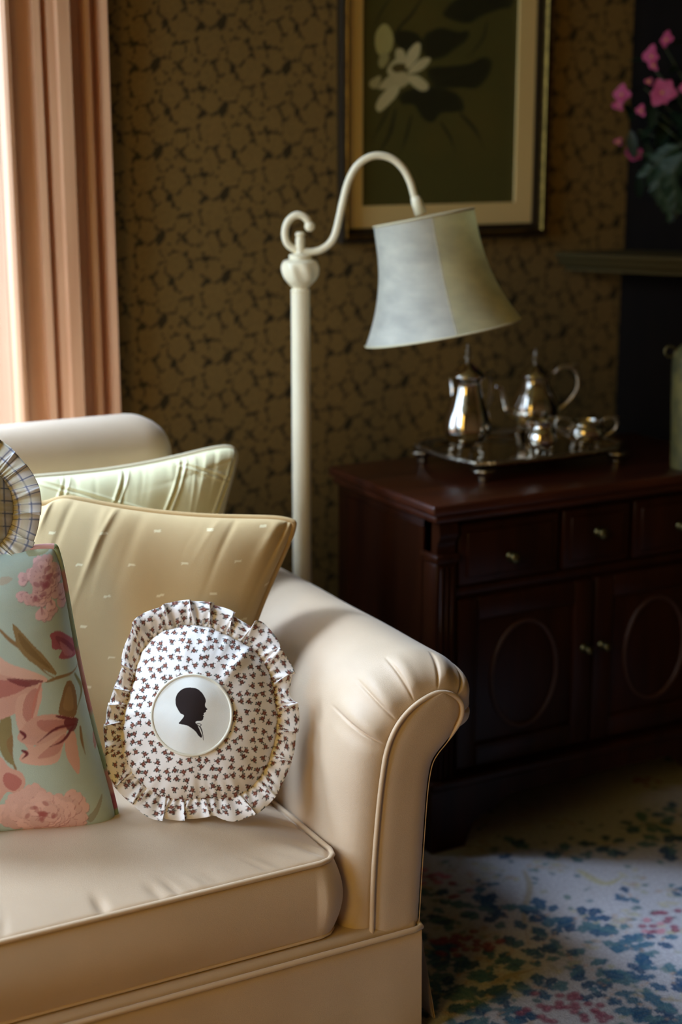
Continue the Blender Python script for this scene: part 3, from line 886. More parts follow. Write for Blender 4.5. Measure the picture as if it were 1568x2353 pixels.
# floral pillow
fTR, fBR = on(134, 1246, Y=2.335), on(279, 1897, Z=.388)
fBL = np.array([.40, 2.40, .388]); fTL = np.array([.31, 2.47, .862])
fn = nrm(np.cross(fBR - fBL, fTL - fBL)); fex = nrm(fBR - fBL); fez = np.cross(fex, fn) * -1
if fez[2] < 0: fez = -fez
fo = fBR
fpl = (fBR + fTR) / 2 + fn * 0.035


def fpt(x, y):
    """a mark on the pillow cloth, from the enlarged view of its front"""
    p = onplane(x / 2.557, 1000 + y / 2.557, fpl, fn) - fo
    return np.array([p @ fex, p @ fez])


def paint_floral():
    cv = Canvas(-.62, -.05, .08, .56, .0011, (190, 206, 190))
    r = random.Random(9)
    OX = [0, 0]
    q = lambda L: [fpt(p[0] + OX[0], p[1] + OX[1]) for p in L]
    pk, dk, pe, ro, br, ol = (240, 200, 200), (172, 96, 112), (222, 172, 154), (190, 112, 104), (152, 122, 82), (140, 132, 84)

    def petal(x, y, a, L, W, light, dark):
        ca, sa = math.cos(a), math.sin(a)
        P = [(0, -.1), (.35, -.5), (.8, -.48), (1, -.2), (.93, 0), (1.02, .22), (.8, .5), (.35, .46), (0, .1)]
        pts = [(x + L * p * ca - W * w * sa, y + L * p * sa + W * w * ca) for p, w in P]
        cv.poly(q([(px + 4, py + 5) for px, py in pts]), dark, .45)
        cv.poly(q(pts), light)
        for k in range(3):
            b = r.uniform(-.25, .25)
            cv.stroke(q([(x, y), (x + L * .55 * ca - W * b * sa, y + L * .55 * sa + W * b * ca)]), .0022, dark, .40, taper=True)

    def peony(cx, cy, rx, ry, light, dark, n=46):
        for k in range(n):
            f = 1 - k / n
            a = r.uniform(0, 6.283); d = f * .72
            x, y = cx + rx * d * math.cos(a), cy + ry * d * math.sin(a)
            m = r.uniform(-10, 10)
            petal(x - 12 * math.cos(a), y - 12 * math.sin(a), a + r.uniform(-.4, .4), rx * r.uniform(.30, .42), rx * r.uniform(.34, .46), tuple(min(255, c + m) for c in light), dark)
        for k in range(16):
            a = r.uniform(0, 6.283); d = r.uniform(.0, .5)
            x, y = cx + rx * d * math.cos(a), cy + ry * d * math.sin(a)
            cv.ell(*fpt(x, y), .006, .0035, r.uniform(0, 3), dark, .55)
    def sprays():
        # stems and leaves
        for s_, w, c in [([(0, 1110), (60, 1170), (150, 1240), (260, 1360), (330, 1410)], .006, br), ([(270, 1420), (350, 1400), (420, 1390), (475, 1350)], .005, br), ([(20, 1620), (50, 1720), (60, 1820), (95, 1910)], .014, br),
                         ([(150, 2050), (215, 2075), (250, 2130), (275, 2190)], .006, ol), ([(440, 1400), (480, 1500), (450, 1600)], .004, ol), ([(470, 1700), (480, 1780), (500, 1860)], .004, br), ([(-200, 1500), (-100, 1420), (0, 1380)], .007, br)]:
            cv.stroke(q(s_), w, c, .9, taper=True)
        cv.poly(q([(75, 1078), (130, 1130), (200, 1210), (262, 1275), (335, 1385), (260, 1350), (170, 1290), (110, 1220), (88, 1150)]), (156, 130, 86))
        cv.poly(q([(110, 1130), (190, 1220), (300, 1350), (200, 1280), (130, 1210)]), (132, 106, 66), .8)
        cv.poly(q([(345, 1612), (365, 1500), (400, 1425), (440, 1480), (452, 1600), (420, 1645)]), (150, 118, 82))
        cv.poly(q([(370, 1580), (390, 1480), (415, 1470), (430, 1590)]), (172, 140, 98), .8)
        cv.poly(q([(0, 1640), (60, 1600), (70, 1700), (40, 1760), (90, 1880), (40, 1860), (0, 1780)]), (150, 136, 92))
        cv.poly(q([(150, 660), (230, 640), (300, 640), (280, 700), (170, 720)]), (168, 160, 104), .7)
        cv.poly(q([(510, 2240), (560, 2180), (600, 2100), (590, 2180), (540, 2270)]), (150, 128, 90), .6)
        # bud
        cv.poly(q([(295, 1152), (350, 1143), (420, 1200), (462, 1262), (455, 1300), (400, 1306), (345, 1292), (362, 1250), (308, 1236), (302, 1190)]), (176, 100, 112))
        cv.poly(q([(330, 1165), (400, 1210), (445, 1280), (390, 1250), (335, 1200)]), (140, 70, 88), .8)
        cv.poly(q([(350, 1200), (400, 1245), (430, 1290), (380, 1280)]), (206, 140, 146), .7)
        # lily 1
        cv.poly(q([(-60, 1230), (0, 1262), (60, 1305), (150, 1338), (262, 1388), (272, 1418), (160, 1420), (60, 1380), (-60, 1350)]), (232, 190, 170))
        cv.poly(q([(-80, 1350), (30, 1372), (150, 1395), (262, 1412), (200, 1450), (110, 1560), (60, 1602), (-80, 1610)]), pe)
        cv.poly(q([(-80, 1400), (60, 1400), (180, 1420), (80, 1480), (-80, 1500)]), ro, .75)
        cv.poly(q([(40, 1390), (150, 1398), (258, 1413), (170, 1440), (110, 1430)]), (132, 62, 66), .85)
        cv.poly(q([(112, 1490), (180, 1470), (236, 1418), (246, 1500), (222, 1590), (204, 1700), (192, 1795), (148, 1770), (102, 1655), (90, 1560)]), (230, 184, 164))
        cv.poly(q([(150, 1500), (215, 1450), (215, 1540), (175, 1640), (135, 1600)]), ro, .6)
        cv.stroke(q([(240, 1425), (200, 1540), (180, 1700)]), .004, (214, 140, 124), .8, taper=True)
        # lily 2
        cv.poly(q([(105, 1720), (180, 1625), (300, 1606), (400, 1632), (452, 1652), (400, 1705), (300, 1795), (210, 1775), (140, 1760)]), pe)
        cv.poly(q([(215, 1640), (330, 1640), (450, 1660), (360, 1700), (260, 1700)]), ro, .6)
        cv.poly(q([(118, 1862), (150, 1802), (280, 1758), (385, 1716), (366, 1800), (332, 1880), (225, 1892)]), (230, 184, 164))
        cv.poly(q([(220, 1850), (300, 1780), (380, 1725), (340, 1830)]), ro, .5)
        cv.poly(q([(380, 1745), (432, 1715), (452, 1800), (466, 1900), (460, 1965), (430, 1930), (388, 1850)]), (228, 178, 158))
        cv.poly(q([(375, 1650), (420, 1640), (458, 1655), (440, 1710), (410, 1720), (385, 1690)]), (116, 50, 58), .9)
        for s_ in [[(440, 1680), (330, 1690), (220, 1760)], [(430, 1690), (370, 1760), (290, 1790)], [(330, 1620), (400, 1640), (450, 1650)], [(130, 1800), (160, 1820), (130, 1850)], [(120, 1690), (150, 1720), (130, 1740)]]:
            cv.stroke(q(s_), .0045, (122, 56, 60), .85, taper=True)

    for OX[0], OX[1] in ((-640, -250), (-700, 560), (0, 0)): sprays()
    OX[:] = [0, 0]
    # flower cut by the frame, lower left
    cv.poly(q([(-120, 1840), (0, 1832), (60, 1900), (128, 1930), (150, 2000), (110, 2060), (40, 2050), (-20, 2130), (-120, 2100)]), pe)
    cv.poly(q([(40, 1930), (100, 1950), (130, 1990), (90, 2040), (40, 2020), (20, 1970)]), ro, .85)
    cv.poly(q([(90, 2060), (150, 2060), (160, 2120), (120, 2110)]), ol, .8)
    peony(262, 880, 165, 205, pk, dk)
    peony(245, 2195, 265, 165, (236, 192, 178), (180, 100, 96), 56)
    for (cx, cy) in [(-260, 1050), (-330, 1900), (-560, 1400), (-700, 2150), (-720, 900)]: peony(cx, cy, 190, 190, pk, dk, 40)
    cv.poly(q([(545, 1780), (560, 1760), (572, 1820), (560, 1850)]), ro, .7)
    cv.stroke(q([(420, 690), (440, 760), (430, 830)]), .008, ro, .5)
    cv.poly(q([(0, 830), (40, 820), (75, 835), (40, 860), (0, 865)]), (196, 176, 150), .7)
    return cv


FL = paint_floral()
gF = ruck(41, 12, .004, .3, 'r', .02, .05)


def floral_pipe(n):
    c = np.array([lin(x) for x in [(172, 188, 150), (156, 174, 132), (205, 140, 128), (180, 194, 160), (180, 100, 110), (150, 164, 120), (214, 160, 146)]])
    k = (np.arange(n) // 5); r = np.random.default_rng(4).integers(0, 7, 200)
    return c[r[k % 200]]


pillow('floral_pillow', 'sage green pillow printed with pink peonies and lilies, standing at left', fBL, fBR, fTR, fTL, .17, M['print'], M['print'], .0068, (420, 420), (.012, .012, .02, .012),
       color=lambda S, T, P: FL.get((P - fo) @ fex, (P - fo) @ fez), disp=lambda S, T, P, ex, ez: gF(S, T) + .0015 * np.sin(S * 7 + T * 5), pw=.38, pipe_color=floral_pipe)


# ------------------------------------------------------------------ round frilled pillows
def sprig_tile():
    S_ = 0.12
    cv = Canvas(0, 0, S_, S_, .00045, (244, 238, 230))
    r = random.Random(2)
    nn = 8
    for i in range(nn):
        for j in range(nn):
            u = (i + .5 + r.uniform(-.25, .25) + (.5 if j % 2 else 0)) * S_ / nn; v = (j + .5 + r.uniform(-.25, .25)) * S_ / nn
            a = r.uniform(0, 6.283); br = r.choice([(112, 66, 54), (122, 74, 60), (104, 60, 50)])
            for di in (-1, 0, 1):
                for dj in (-1, 0, 1):
                    U, W = u + di * S_, v + dj * S_
                    for k in range(4):
                        b = a + k * 1.57
                        cv.ell(U + .0019 * math.cos(b), W + .0019 * math.sin(b), .0023, .0019, b, br)
                    cv.ell(U, W, .0009, .0009, 0, (176, 120, 96))
                    for b, L in ((a + .5, .0046), (a + 2.5, .0047), (a + 3.1, .0053), (a - 1.5, .0044)):
                        cv.ell(U + L * math.cos(b), W + L * math.sin(b), .0015, .0011, b + .6, (54, 72, 62))
                    cv.ell(U + .006 * math.cos(a + 4.4), W + .006 * math.sin(a + 4.4), .0009, .0009, 0, br)
    return cv


def check_tile():
    S_ = 0.060
    cv = Canvas(0, 0, S_, S_, .0006, (222, 218, 210))
    r = random.Random(3)
    for k in range(3):
        cv.stroke([((k + .5) * S_ / 3, -.01), ((k + .5) * S_ / 3, S_ + .01)], .0024, (108, 118, 146), .85)
        cv.stroke([(-.01, (k + .5) * S_ / 3), (S_ + .01, (k + .5) * S_ / 3)], .0024, (108, 118, 146), .85)
    cv.stroke([(S_ * .33, -.01), (S_ * .33, S_ + .01)], S_ / 5, (208, 200, 160), .5)
    cv.stroke([(-.01, S_ * .33), (S_ + .01, S_ * .33)], S_ / 5, (208, 200, 160), .5)
    return cv


def frilled(name, label, C0, ex, ey, n, outer, body_k, T, tile, res_body, seed, folds, amp, patch=None, lumps=0.0):
    """round pillow: domed front and back, a gathered frill set into the seam, outer(phi) = frill edge radius"""
    C0 = np.asarray(C0, float)
    root = empty(name, C0 - np.array([0, 0, float(outer(np.array([-math.pi / 2]))[0]) * ey[2]]), label, 'pillow')
    ph_tab = np.linspace(-math.pi, math.pi, 361)

    def Rb(ph): return outer(ph, True) * body_k

    def dome(u, v):
        ph = np.arctan2(v, u); rho = np.hypot(u, v) / Rb(ph)
        h = T / 2 * np.clip(1 - rho ** 2, 0, 1) ** 0.55
        g = .0032 * np.sin(ph * 41 + 2 * np.sin(ph * 5)) * np.clip(rho, 0, 1) ** 9 + .0022 * np.sin(ph * 23 + 1) * np.clip(rho, 0, 1) ** 5
        l = lumps * (np.exp(-(((u - .055) * .8 + (v - .06) * -.6) / .010) ** 2) * np.clip(rho - .35, 0, 1) * (v > 0) * (u > 0) * 1.6
                     + .5 * np.exp(-((u + .02 - .3 * (v - .08)) / .008) ** 2) * np.clip(rho - .45, 0, 1) * (v > 0) + .4 * np.sin(u * 55 + v * 30) * np.sin(v * 47 - u * 12) * np.clip(1 - rho, 0, 1))
        return h + g * np.clip(1.05 - rho, 0, 1) ** .3 + l * np.clip(1 - rho ** 8, 0, 1)
    m = res_body
    a = np.linspace(-1, 1, m); A, B = np.meshgrid(a, a, indexing='ij')
    X = A * np.sqrt(1 - B ** 2 / 2); Y = B * np.sqrt(1 - A ** 2 / 2)   # square to disc
    ph = np.arctan2(Y, X); rr = np.hypot(X, Y) * Rb(ph)
    u, v = rr * np.cos(ph), rr * np.sin(ph)
    h = dome(u, v)
    # slow bulge toward the rim in the square-to-disc map keeps cells even
    Vf = C0 + u[..., None] * ex + v[..., None] * ey + h[..., None] * n
    ab = np.linspace(-1, 1, 50); A, B = np.meshgrid(ab, ab, indexing='ij')
    X = A * np.sqrt(1 - B ** 2 / 2); Y = B * np.sqrt(1 - A ** 2 / 2); pb = np.arctan2(Y, X); rb = np.hypot(X, Y) * Rb(pb)
    ub, vb = rb * np.cos(pb), rb * np.sin(pb)
    Vb = C0 + ub[..., None] * ex + vb[..., None] * ey - (dome(ub, vb) * .75 + .0005)[..., None] * n
    c = np.vstack([tile.get(u.ravel() + .5, v.ravel() + .5, True), tile.get(ub.ravel() + .5, vb.ravel() + .5, True)])
    mk('cover', np.vstack([Vf.reshape(-1, 3), Vb.reshape(-1, 3)]), np.vstack([grid_faces(m, m), grid_faces(50, 50, base=m * m, flip=True)]), M['print'], root, True, c)
    # frill
    r = random.Random(seed)
    nf, nr = 1100, 40
    p = np.linspace(-math.pi, math.pi, nf, endpoint=False)
    fs = np.cumsum([r.uniform(.6, 1.5) for _ in range(folds)]); fs = fs / fs[-1] * 2 * math.pi - math.pi
    kx = np.concatenate([[-math.pi], fs]); ky = np.arange(folds + 1)
    ph_f = np.interp(p, kx, ky) * 2 * math.pi
    am = np.interp(p, np.linspace(-math.pi, math.pi, 40), [r.uniform(.35, 1.2) for _ in range(39)] + [0.8]); am[-1] = am[0]
    wave = np.sin(ph_f + .8 * np.sin(ph_f)) * am
    gath = np.sin(ph_f * 3 + 1.3 * np.sin(p * 9))
    Ro = outer(p); Ri = Rb(p) * .975
    rows = []; cols = []
    ribs = []
    for t in np.linspace(0, 1, nr):
        R_ = Ri + (Ro - Ri) * t
        lift = .004 + .012 * math.sin(t * 2.2) + amp * wave * t ** .8 + .0025 * gath * (1 - t) * min(1, t * 8)
        sh = .010 * np.cos(ph_f) * am * t     # folds lean sideways
        pp = p + sh / R_
        rows.append(C0 + (R_ * np.cos(pp))[:, None] * ex + (R_ * np.sin(pp))[:, None] * ey + lift[:, None] * n)
        cols.append(tile.get(p * .145 * 1.5, np.full(nf, t * .045) + .01 * np.sin(p), True))
    V = np.vstack(rows); V2 = V - n * .0012
    Fc = np.vstack([grid_faces(nr, nf, wrap_v=True, flip=True), grid_faces(nr, nf, wrap_v=True, base=nr * nf)])
    lo = (nr - 1) * nf
    k = np.arange(nf); k2 = (k + 1) % nf
    rim = np.stack([lo + k, lo + k2, nr * nf + lo + k2, nr * nf + lo + k], 1)
    mk('frill', np.vstack([V, V2]), np.vstack([Fc, rim]), M['print'], root, True, np.vstack([np.vstack(cols)] * 2))
    return root, dome


# sprigged pillow with the silhouette medallion
rC = on(447, 1648, Y=2.262)
rN = nrm([-.36, -.83, .42]); rX = nrm(np.cross([0, 0, 1.0], rN) * 1.0)
if rX[0] < 0: rX = -rX
rYv = np.cross(rN, rX)
if rYv[2] < 0: rYv = -rYv
OUT_PX = [(430, 1381), (490, 1388), (528, 1405), (568, 1440), (604, 1430), (622, 1450), (642, 1492), (665, 1520), (679, 1555), (662, 1590), (685, 1622), (688, 1662), (676, 1700), (678, 1722), (660, 1772), (640, 1822),
          (598, 1866), (540, 1889), (498, 1872), (450, 1881), (390, 1884), (342, 1880), (318, 1856), (285, 1832), (260, 1800), (246, 1775), (246, 1738), (240, 1700), (246, 1640), (266, 1580), (286, 1520), (286, 1482), (302, 1440), (330, 1410), (362, 1401), (392, 1386)]


def loc2(x, y, C0=None, lift=0.0):
    p = onplane(x, y, rC + rN * lift, rN) - rC
    return np.array([p @ rX, p @ rYv])


op = np.array([loc2(*p) for p in OUT_PX]); opp = np.arctan2(op[:, 1], op[:, 0]); opr = np.hypot(op[:, 0], op[:, 1]); od = np.argsort(opp)
tabp = np.concatenate([opp[od] - 2 * math.pi, opp[od], opp[od] + 2 * math.pi]); tabr = np.tile(opr[od], 3)
fine = np.linspace(-math.pi, math.pi, 720, endpoint=False); fr_ = np.interp(fine, tabp, tabr)
ker = np.exp(-(np.arange(-180, 180) / 26.0) ** 2); ker /= ker.sum()
fsm = np.real(np.fft.ifft(np.fft.fft(fr_) * np.fft.fft(np.fft.ifftshift(np.pad(ker, (180, 180))))))
ker2 = np.exp(-(np.arange(-180, 180) / 4.0) ** 2); ker2 /= ker2.sum()
fdt = np.real(np.fft.ifft(np.fft.fft(fr_) * np.fft.fft(np.fft.ifftshift(np.pad(ker2, (180, 180))))))


def r_outer(ph, smooth=False):
    ph = np.asarray(ph, float)
    return np.interp(ph, fine, fsm if smooth else fdt, period=2 * math.pi)


SP = sprig_tile()
rroot, rdome = frilled('round_pillow', 'round frilled pillow in brown sprig print with a dark head silhouette medallion', rC, rX, rYv, rN, r_outer, .80, .135, SP, 320, 8, 23, .0075, lumps=.010)


def medallion():
    lift = .06
    c = loc2(441, 1643, lift=lift); R = .5 * (np.linalg.norm(loc2(531, 1643, lift=lift) - loc2(351, 1643, lift=lift)) + np.linalg.norm(loc2(441, 1550, lift=lift) - loc2(441, 1737, lift=lift))) / 2
    cv = Canvas(c[0] - R * 1.1, c[1] - R * 1.1, c[0] + R * 1.1, c[1] + R * 1.1, .0004, (240, 240, 230))
    q = lambda L: [loc2(230 + x / 3.336, 1360 + y / 3.336, lift=lift) for x, y in L]
    dk = (44, 33, 30)
    cv.poly(q([(690, 737), (740, 745), (775, 770), (800, 805), (812, 838), (806, 866), (808, 884), (824, 903), (812, 911), (814, 921), (803, 929), (795, 935), (798, 945), (790, 950), (797, 958), (793, 966), (790, 981), (775, 992), (740, 995),
               (733, 1006), (746, 1022), (758, 1046), (770, 1075), (783, 1108), (775, 1120), (755, 1104), (735, 1076), (705, 1050), (668, 1028), (622, 1018), (604, 1010), (620, 990), (643, 960), (641, 946), (618, 934), (599, 906), (583, 872),
               (579, 840), (583, 808), (600, 775), (630, 750), (660, 739)]), dk)
    for s_, w in [([(742, 1014), (760, 1012), (776, 1022), (764, 1033), (748, 1022)], .0010), ([(758, 1030), (772, 1050), (786, 1090), (790, 1110)], .0010), ([(768, 1032), (784, 1070), (793, 1138)], .0008)]:
        cv.stroke(q(s_), w, dk)
    m = 230
    a = np.linspace(-1, 1, m); A, B = np.meshgrid(a, a, indexing='ij')
    X = A * np.sqrt(1 - B ** 2 / 2) * R + c[0]; Y = B * np.sqrt(1 - A ** 2 / 2) * R + c[1]
    d = np.hypot(X - c[0], Y - c[1]) / R
    hh = rdome(X, Y) + .0026 * np.clip((1 - d) * 60, 0, 1)
    V = rC + X[..., None] * rX + Y[..., None] * rYv + hh[..., None] * rN
    mk('medallion', V.reshape(-1, 3), grid_faces(m, m), M['print'], rroot, True, cv.get(X.ravel(), Y.ravel()))['label'] = 'cream disc with a dark child head in profile'
    p = np.linspace(0, 2 * math.pi, 160, endpoint=False)
    X, Y = c[0] + R * np.cos(p), c[1] + R * np.sin(p)
    V = rC + X[:, None] * rX + Y[:, None] * rYv + (rdome(X, Y) + .002)[:, None] * rN
    MB().tube(V, .0026, 8, closed=True).build('medallion_edging', M['medal_edge'], rroot, True)


M['medal_edge'] = material('cream_edging', (226, 220, 198), .8)
medallion()
# checked pillow at the left edge of the picture
cC = on(-92, 1172, Y=2.40)
cN = nrm([-.30, -.90, .30]); cX = nrm(np.cross([0, 0, 1.0], cN))
if cX[0] < 0: cX = -cX
cY = np.cross(cN, cX)
if cY[2] < 0: cY = -cY
CR_ = 184 / 3600.0 * float(np.dot(cC - CPOS, CD))
frilled('checked_pillow', 'frilled pillow in pale blue and straw check above the floral pillow', cC, cX, cY, cN, lambda ph, smooth=False: np.full(np.shape(ph), CR_) * (1 + (0 if smooth else .015) * np.sin(np.asarray(ph) * 7)), .66, .10, check_tile(), 150, 5, 21, .008)

# ------------------------------------------------------------------ floor lamp
LY = 2.86
lb = on(694, 1200, Y=LY); LX = lb[0]
lamp = empty('floor_lamp', (LX, LY, RZ), 'ivory bridge floor lamp with scrolled arm and tilted parchment shade', 'lamp')


def lpt(px, py):
    """point in the upright plane of the lamp arm"""
    p0 = np.array([LX, LY, 0.0]); n = nrm(_fw)
    return onplane(px, py, p0, n)


zt = lpt(699, 672)[2]
MB().lathe([(.0, 0), (.125, 0), (.13, .006), (.128, .014), (.10, .02), (.06, .03), (.035, .045), (.024, .06), (.0, .06)], (LX, LY, RZ), 48).soft('base', M['white_enamel'], lamp)
MB().lathe([(.0195, .05), (.0195, zt - RZ)], (LX, LY, RZ), 32).soft('pole', M['white_enamel'], lamp)
kp = [(.0185, 0), (.020, .004), (.0165, .008), (.020, .013), (.030, .024), (.0355, .036), (.0375, .048), (.0365, .058), (.033, .064), (.024, .067), (.0225, .069), (.0225, .076), (.012, .079), (.0095, .085), (.0095, .108), (.0075, .111), (.0095, .114), (.0095, .119), (.006, .122)]
kp = spline(kp, 120)
MB().lathe(kp, (LX, LY, zt), 96, mod=lambda h, a: 1 + .055 * np.sin(7 * a + h * 75) * np.exp(-((h - .042) / .018) ** 4)).soft('turned_knop', M['white_enamel'], lamp, 60)
arm_px = [(712, 522), (706, 505), (692, 495), (676, 496), (661, 511), (655, 535), (660, 558), (676, 572), (700, 578), (728, 577), (752, 565), (768, 544), (778, 510), (788, 465), (800, 420), (818, 385), (843, 364), (870, 357), (900, 364), (925, 385), (942, 415), (952, 448), (956, 462)]
ap = spline([lpt(*p) for p in arm_px], 160)
armo = MB().tube(ap, .0076, 14).build('arm', M['white_enamel'], lamp, True)
MB().lathe([(.0, -.011), (.006, -.0095), (.0105, -.004), (.011, 0), (.0105, .004), (.006, .0095), (0, .011)], lpt(712, 520), 20).build('scroll_tip', M['white_enamel'], armo, True)
MB().tube([lpt(954, 452), lpt(958, 464), lpt(968, 492)], [.0095, .0115, .0125], 16).build('socket', M['white_enamel'], armo, True)
# shade: axis leans to the right and a touch to the viewer
sT, sB = lpt(974, 500), lpt(1018, 762)
ax0 = sB - sT; ax0 = ax0 - _fw * 0.055 * np.linalg.norm(ax0) / 0.24 * 0.24
sax = nrm(ax0); SH = np.linalg.norm(sB - sT)
rp = np.array([(0, .103), (.10, .1035), (.25, .105), (.4, .109), (.55, .1165), (.7, .1275), (.82, .139), (.92, .151), (1.0, .161)])
qs = np.linspace(0, 1, 70); rs = np.interp(qs, rp[:, 0], rp[:, 1])
for _ in range(12): rs[1:-1] = (rs[:-2] + 2 * rs[1:-1] + rs[2:]) / 4
se1 = nrm(CR - sax * np.dot(CR, sax)); se2 = np.cross(sax, se1)
na = 180
aa = np.linspace(0, 2 * math.pi, na, endpoint=False)


def shade_sheet(dr):
    return (sT + (rs + dr)[:, None, None] * (np.cos(aa)[None, :, None] * se1 + np.sin(aa)[None, :, None] * se2) + (qs * SH)[:, None, None] * sax)


fc_dir = -_fw
ang_cam = math.atan2(np.dot(fc_dir, se2), np.dot(fc_dir, se1))
dA = (aa - ang_cam + math.pi) % (2 * math.pi) - math.pi
sgn = 1 if np.dot(np.cos(ang_cam + .3) * se1 + np.sin(ang_cam + .3) * se2, CR) > np.dot(np.cos(ang_cam) * se1 + np.sin(ang_cam) * se2, CR) else -1
side = dA * sgn
c_l, c_d = lin((242, 238, 222)), lin((240, 232, 190))
pan_c = np.where(((side > 0.13) & (side < 2.2))[:, None], c_d, c_l)      # the shade is pieced from two hides
Vo, Vi = shade_sheet(0), shade_sheet(-.0018)
Vo[:, (side > 0.11) & (side < 0.15)] += 0.0
V = np.vstack([Vo.reshape(-1, 3), Vi.reshape(-1, 3)])
nq = len(qs)
Fs = np.vstack([grid_faces(nq, na, wrap_v=True), grid_faces(nq, na, wrap_v=True, base=nq * na, flip=True)])
sc = np.tile(np.tile(pan_c, (nq, 1)), (2, 1))
shade = mk('lamp_shade', V, Fs, M['shade'], lamp, True, sc)
k = np.arange(na)
for (q_, i_) in ((0.0, 0), (1.0, nq - 1)):
    MB().tube(Vo[i_], .0022, 8, closed=True).build('shade_rim', M['shade_edge'], shade, True)
sm = np.argmin(np.abs(side - 0.13))
MB().tube(Vo[:, sm] - 0.0, .0006, 6).build('shade_seam', M['shade_edge'], shade, True)
MB().lathe([(0, 0), (.012, .004), (.014, .03), (.026, .07), (.030, .095), (.022, .12), (0, .13)], sT + sax * .02, 24, axis=sax).build('bulb', M['bulb'], lamp, True)
for i in range(3):
    e = math.cos(i * 2.09 + .4) * se1 + math.sin(i * 2.09 + .4) * se2
    MB().tube([sT + sax * .012, sT + sax * .008 + e * .05, sT + sax * .002 + e * .102], .0016, 6).build('spider_wire', M['white_enamel'], shade, True)

# ------------------------------------------------------------------ framed picture
PY = WY - 0.001


def wpt(x, y, d=0.03): return on(x, y, Y=WY - d)


pl_, pr_ = wpt(844, 300)[0], wpt(1199, 300)[0]; pbz = wpt(1010, 470)[2]; mbz = wpt(1010, 520)[2]
ml_, mr_ = wpt(811, 300)[0], wpt(1238, 300)[0]
fl_, fr2 = wpt(789, 300)[0], wpt(1266, 300)[0]; fbz = wpt(1010, 553)[2]
PTZ = pbz + (pr_ - pl_) * 1.62
pic = empty('framed_picture', ((fl_ + fr2) / 2, WY, fbz), 'framed painting of a white lotus on olive silk behind the lamp', 'picture')
ftz = PTZ + (pbz - fbz); mtz = PTZ + (pbz - mbz)


def frame_side(a, b, name):
    """mitred moulding between two corners (a: outer, b: inner ends)"""
    prof = [(0, 0), (0, .018), (.10, .027), (.25, .030), (.36, .026), (.42, .020), (.60, .022), (.72, .030), (.82, .030), (.90, .022), (1.0, .018), (1.0, 0)]
    return prof


FR = [((fl_, fbz), (fr2, fbz), (mr_, mbz), (ml_, mbz)), ((fr2, fbz), (fr2, ftz), (mr_, mtz), (mr_, mbz)), ((fr2, ftz), (fl_, ftz), (ml_, mtz), (mr_, mtz)), ((fl_, ftz), (fl_, fbz), (ml_, mbz), (ml_, mtz))]
for k_, (o1, o2, i2, i1) in enumerate(FR):
    for (nm, mt, prof) in (('frame_rail', M['frame_dark'], [(0, 0), (0, .016), (.08, .022), (.40, .024), (.46, .018), (1.0, .014), (1.0, 0)]), ('gilt_bead', M['frame_gold'], [(.30, .020), (.35, .029), (.46, .031), (.54, .026), (.56, .016)])):
        A = np.array([(*(np.array(o1) * (1 - t) + np.array(i1) * t), d) for t, d in prof]); B = np.array([(*(np.array(o2) * (1 - t) + np.array(i2) * t), d) for t, d in prof])
        V = np.array([(p[0], WY - .001 - p[2], p[1]) for p in np.vstack([A, B])]); n_ = len(prof)
        MB().add(V, [[i, (i + 1) % n_, n_ + (i + 1) % n_, n_ + i] for i in range(n_)] + [list(range(n_)), list(range(n_, 2 * n_))]).build(nm, mt, pic)
mo = MB()
yA, yB = WY - .002, WY - .010
mo.box(ml_, pl_, yB, yA, mbz, mtz).box(pr_, mr_, yB, yA, mbz, mtz).box(pl_, pr_, yB, yA, mbz, pbz).box(pl_, pr_, yB, yA, PTZ, mtz)
mo.build('mount', M['mat'], pic)


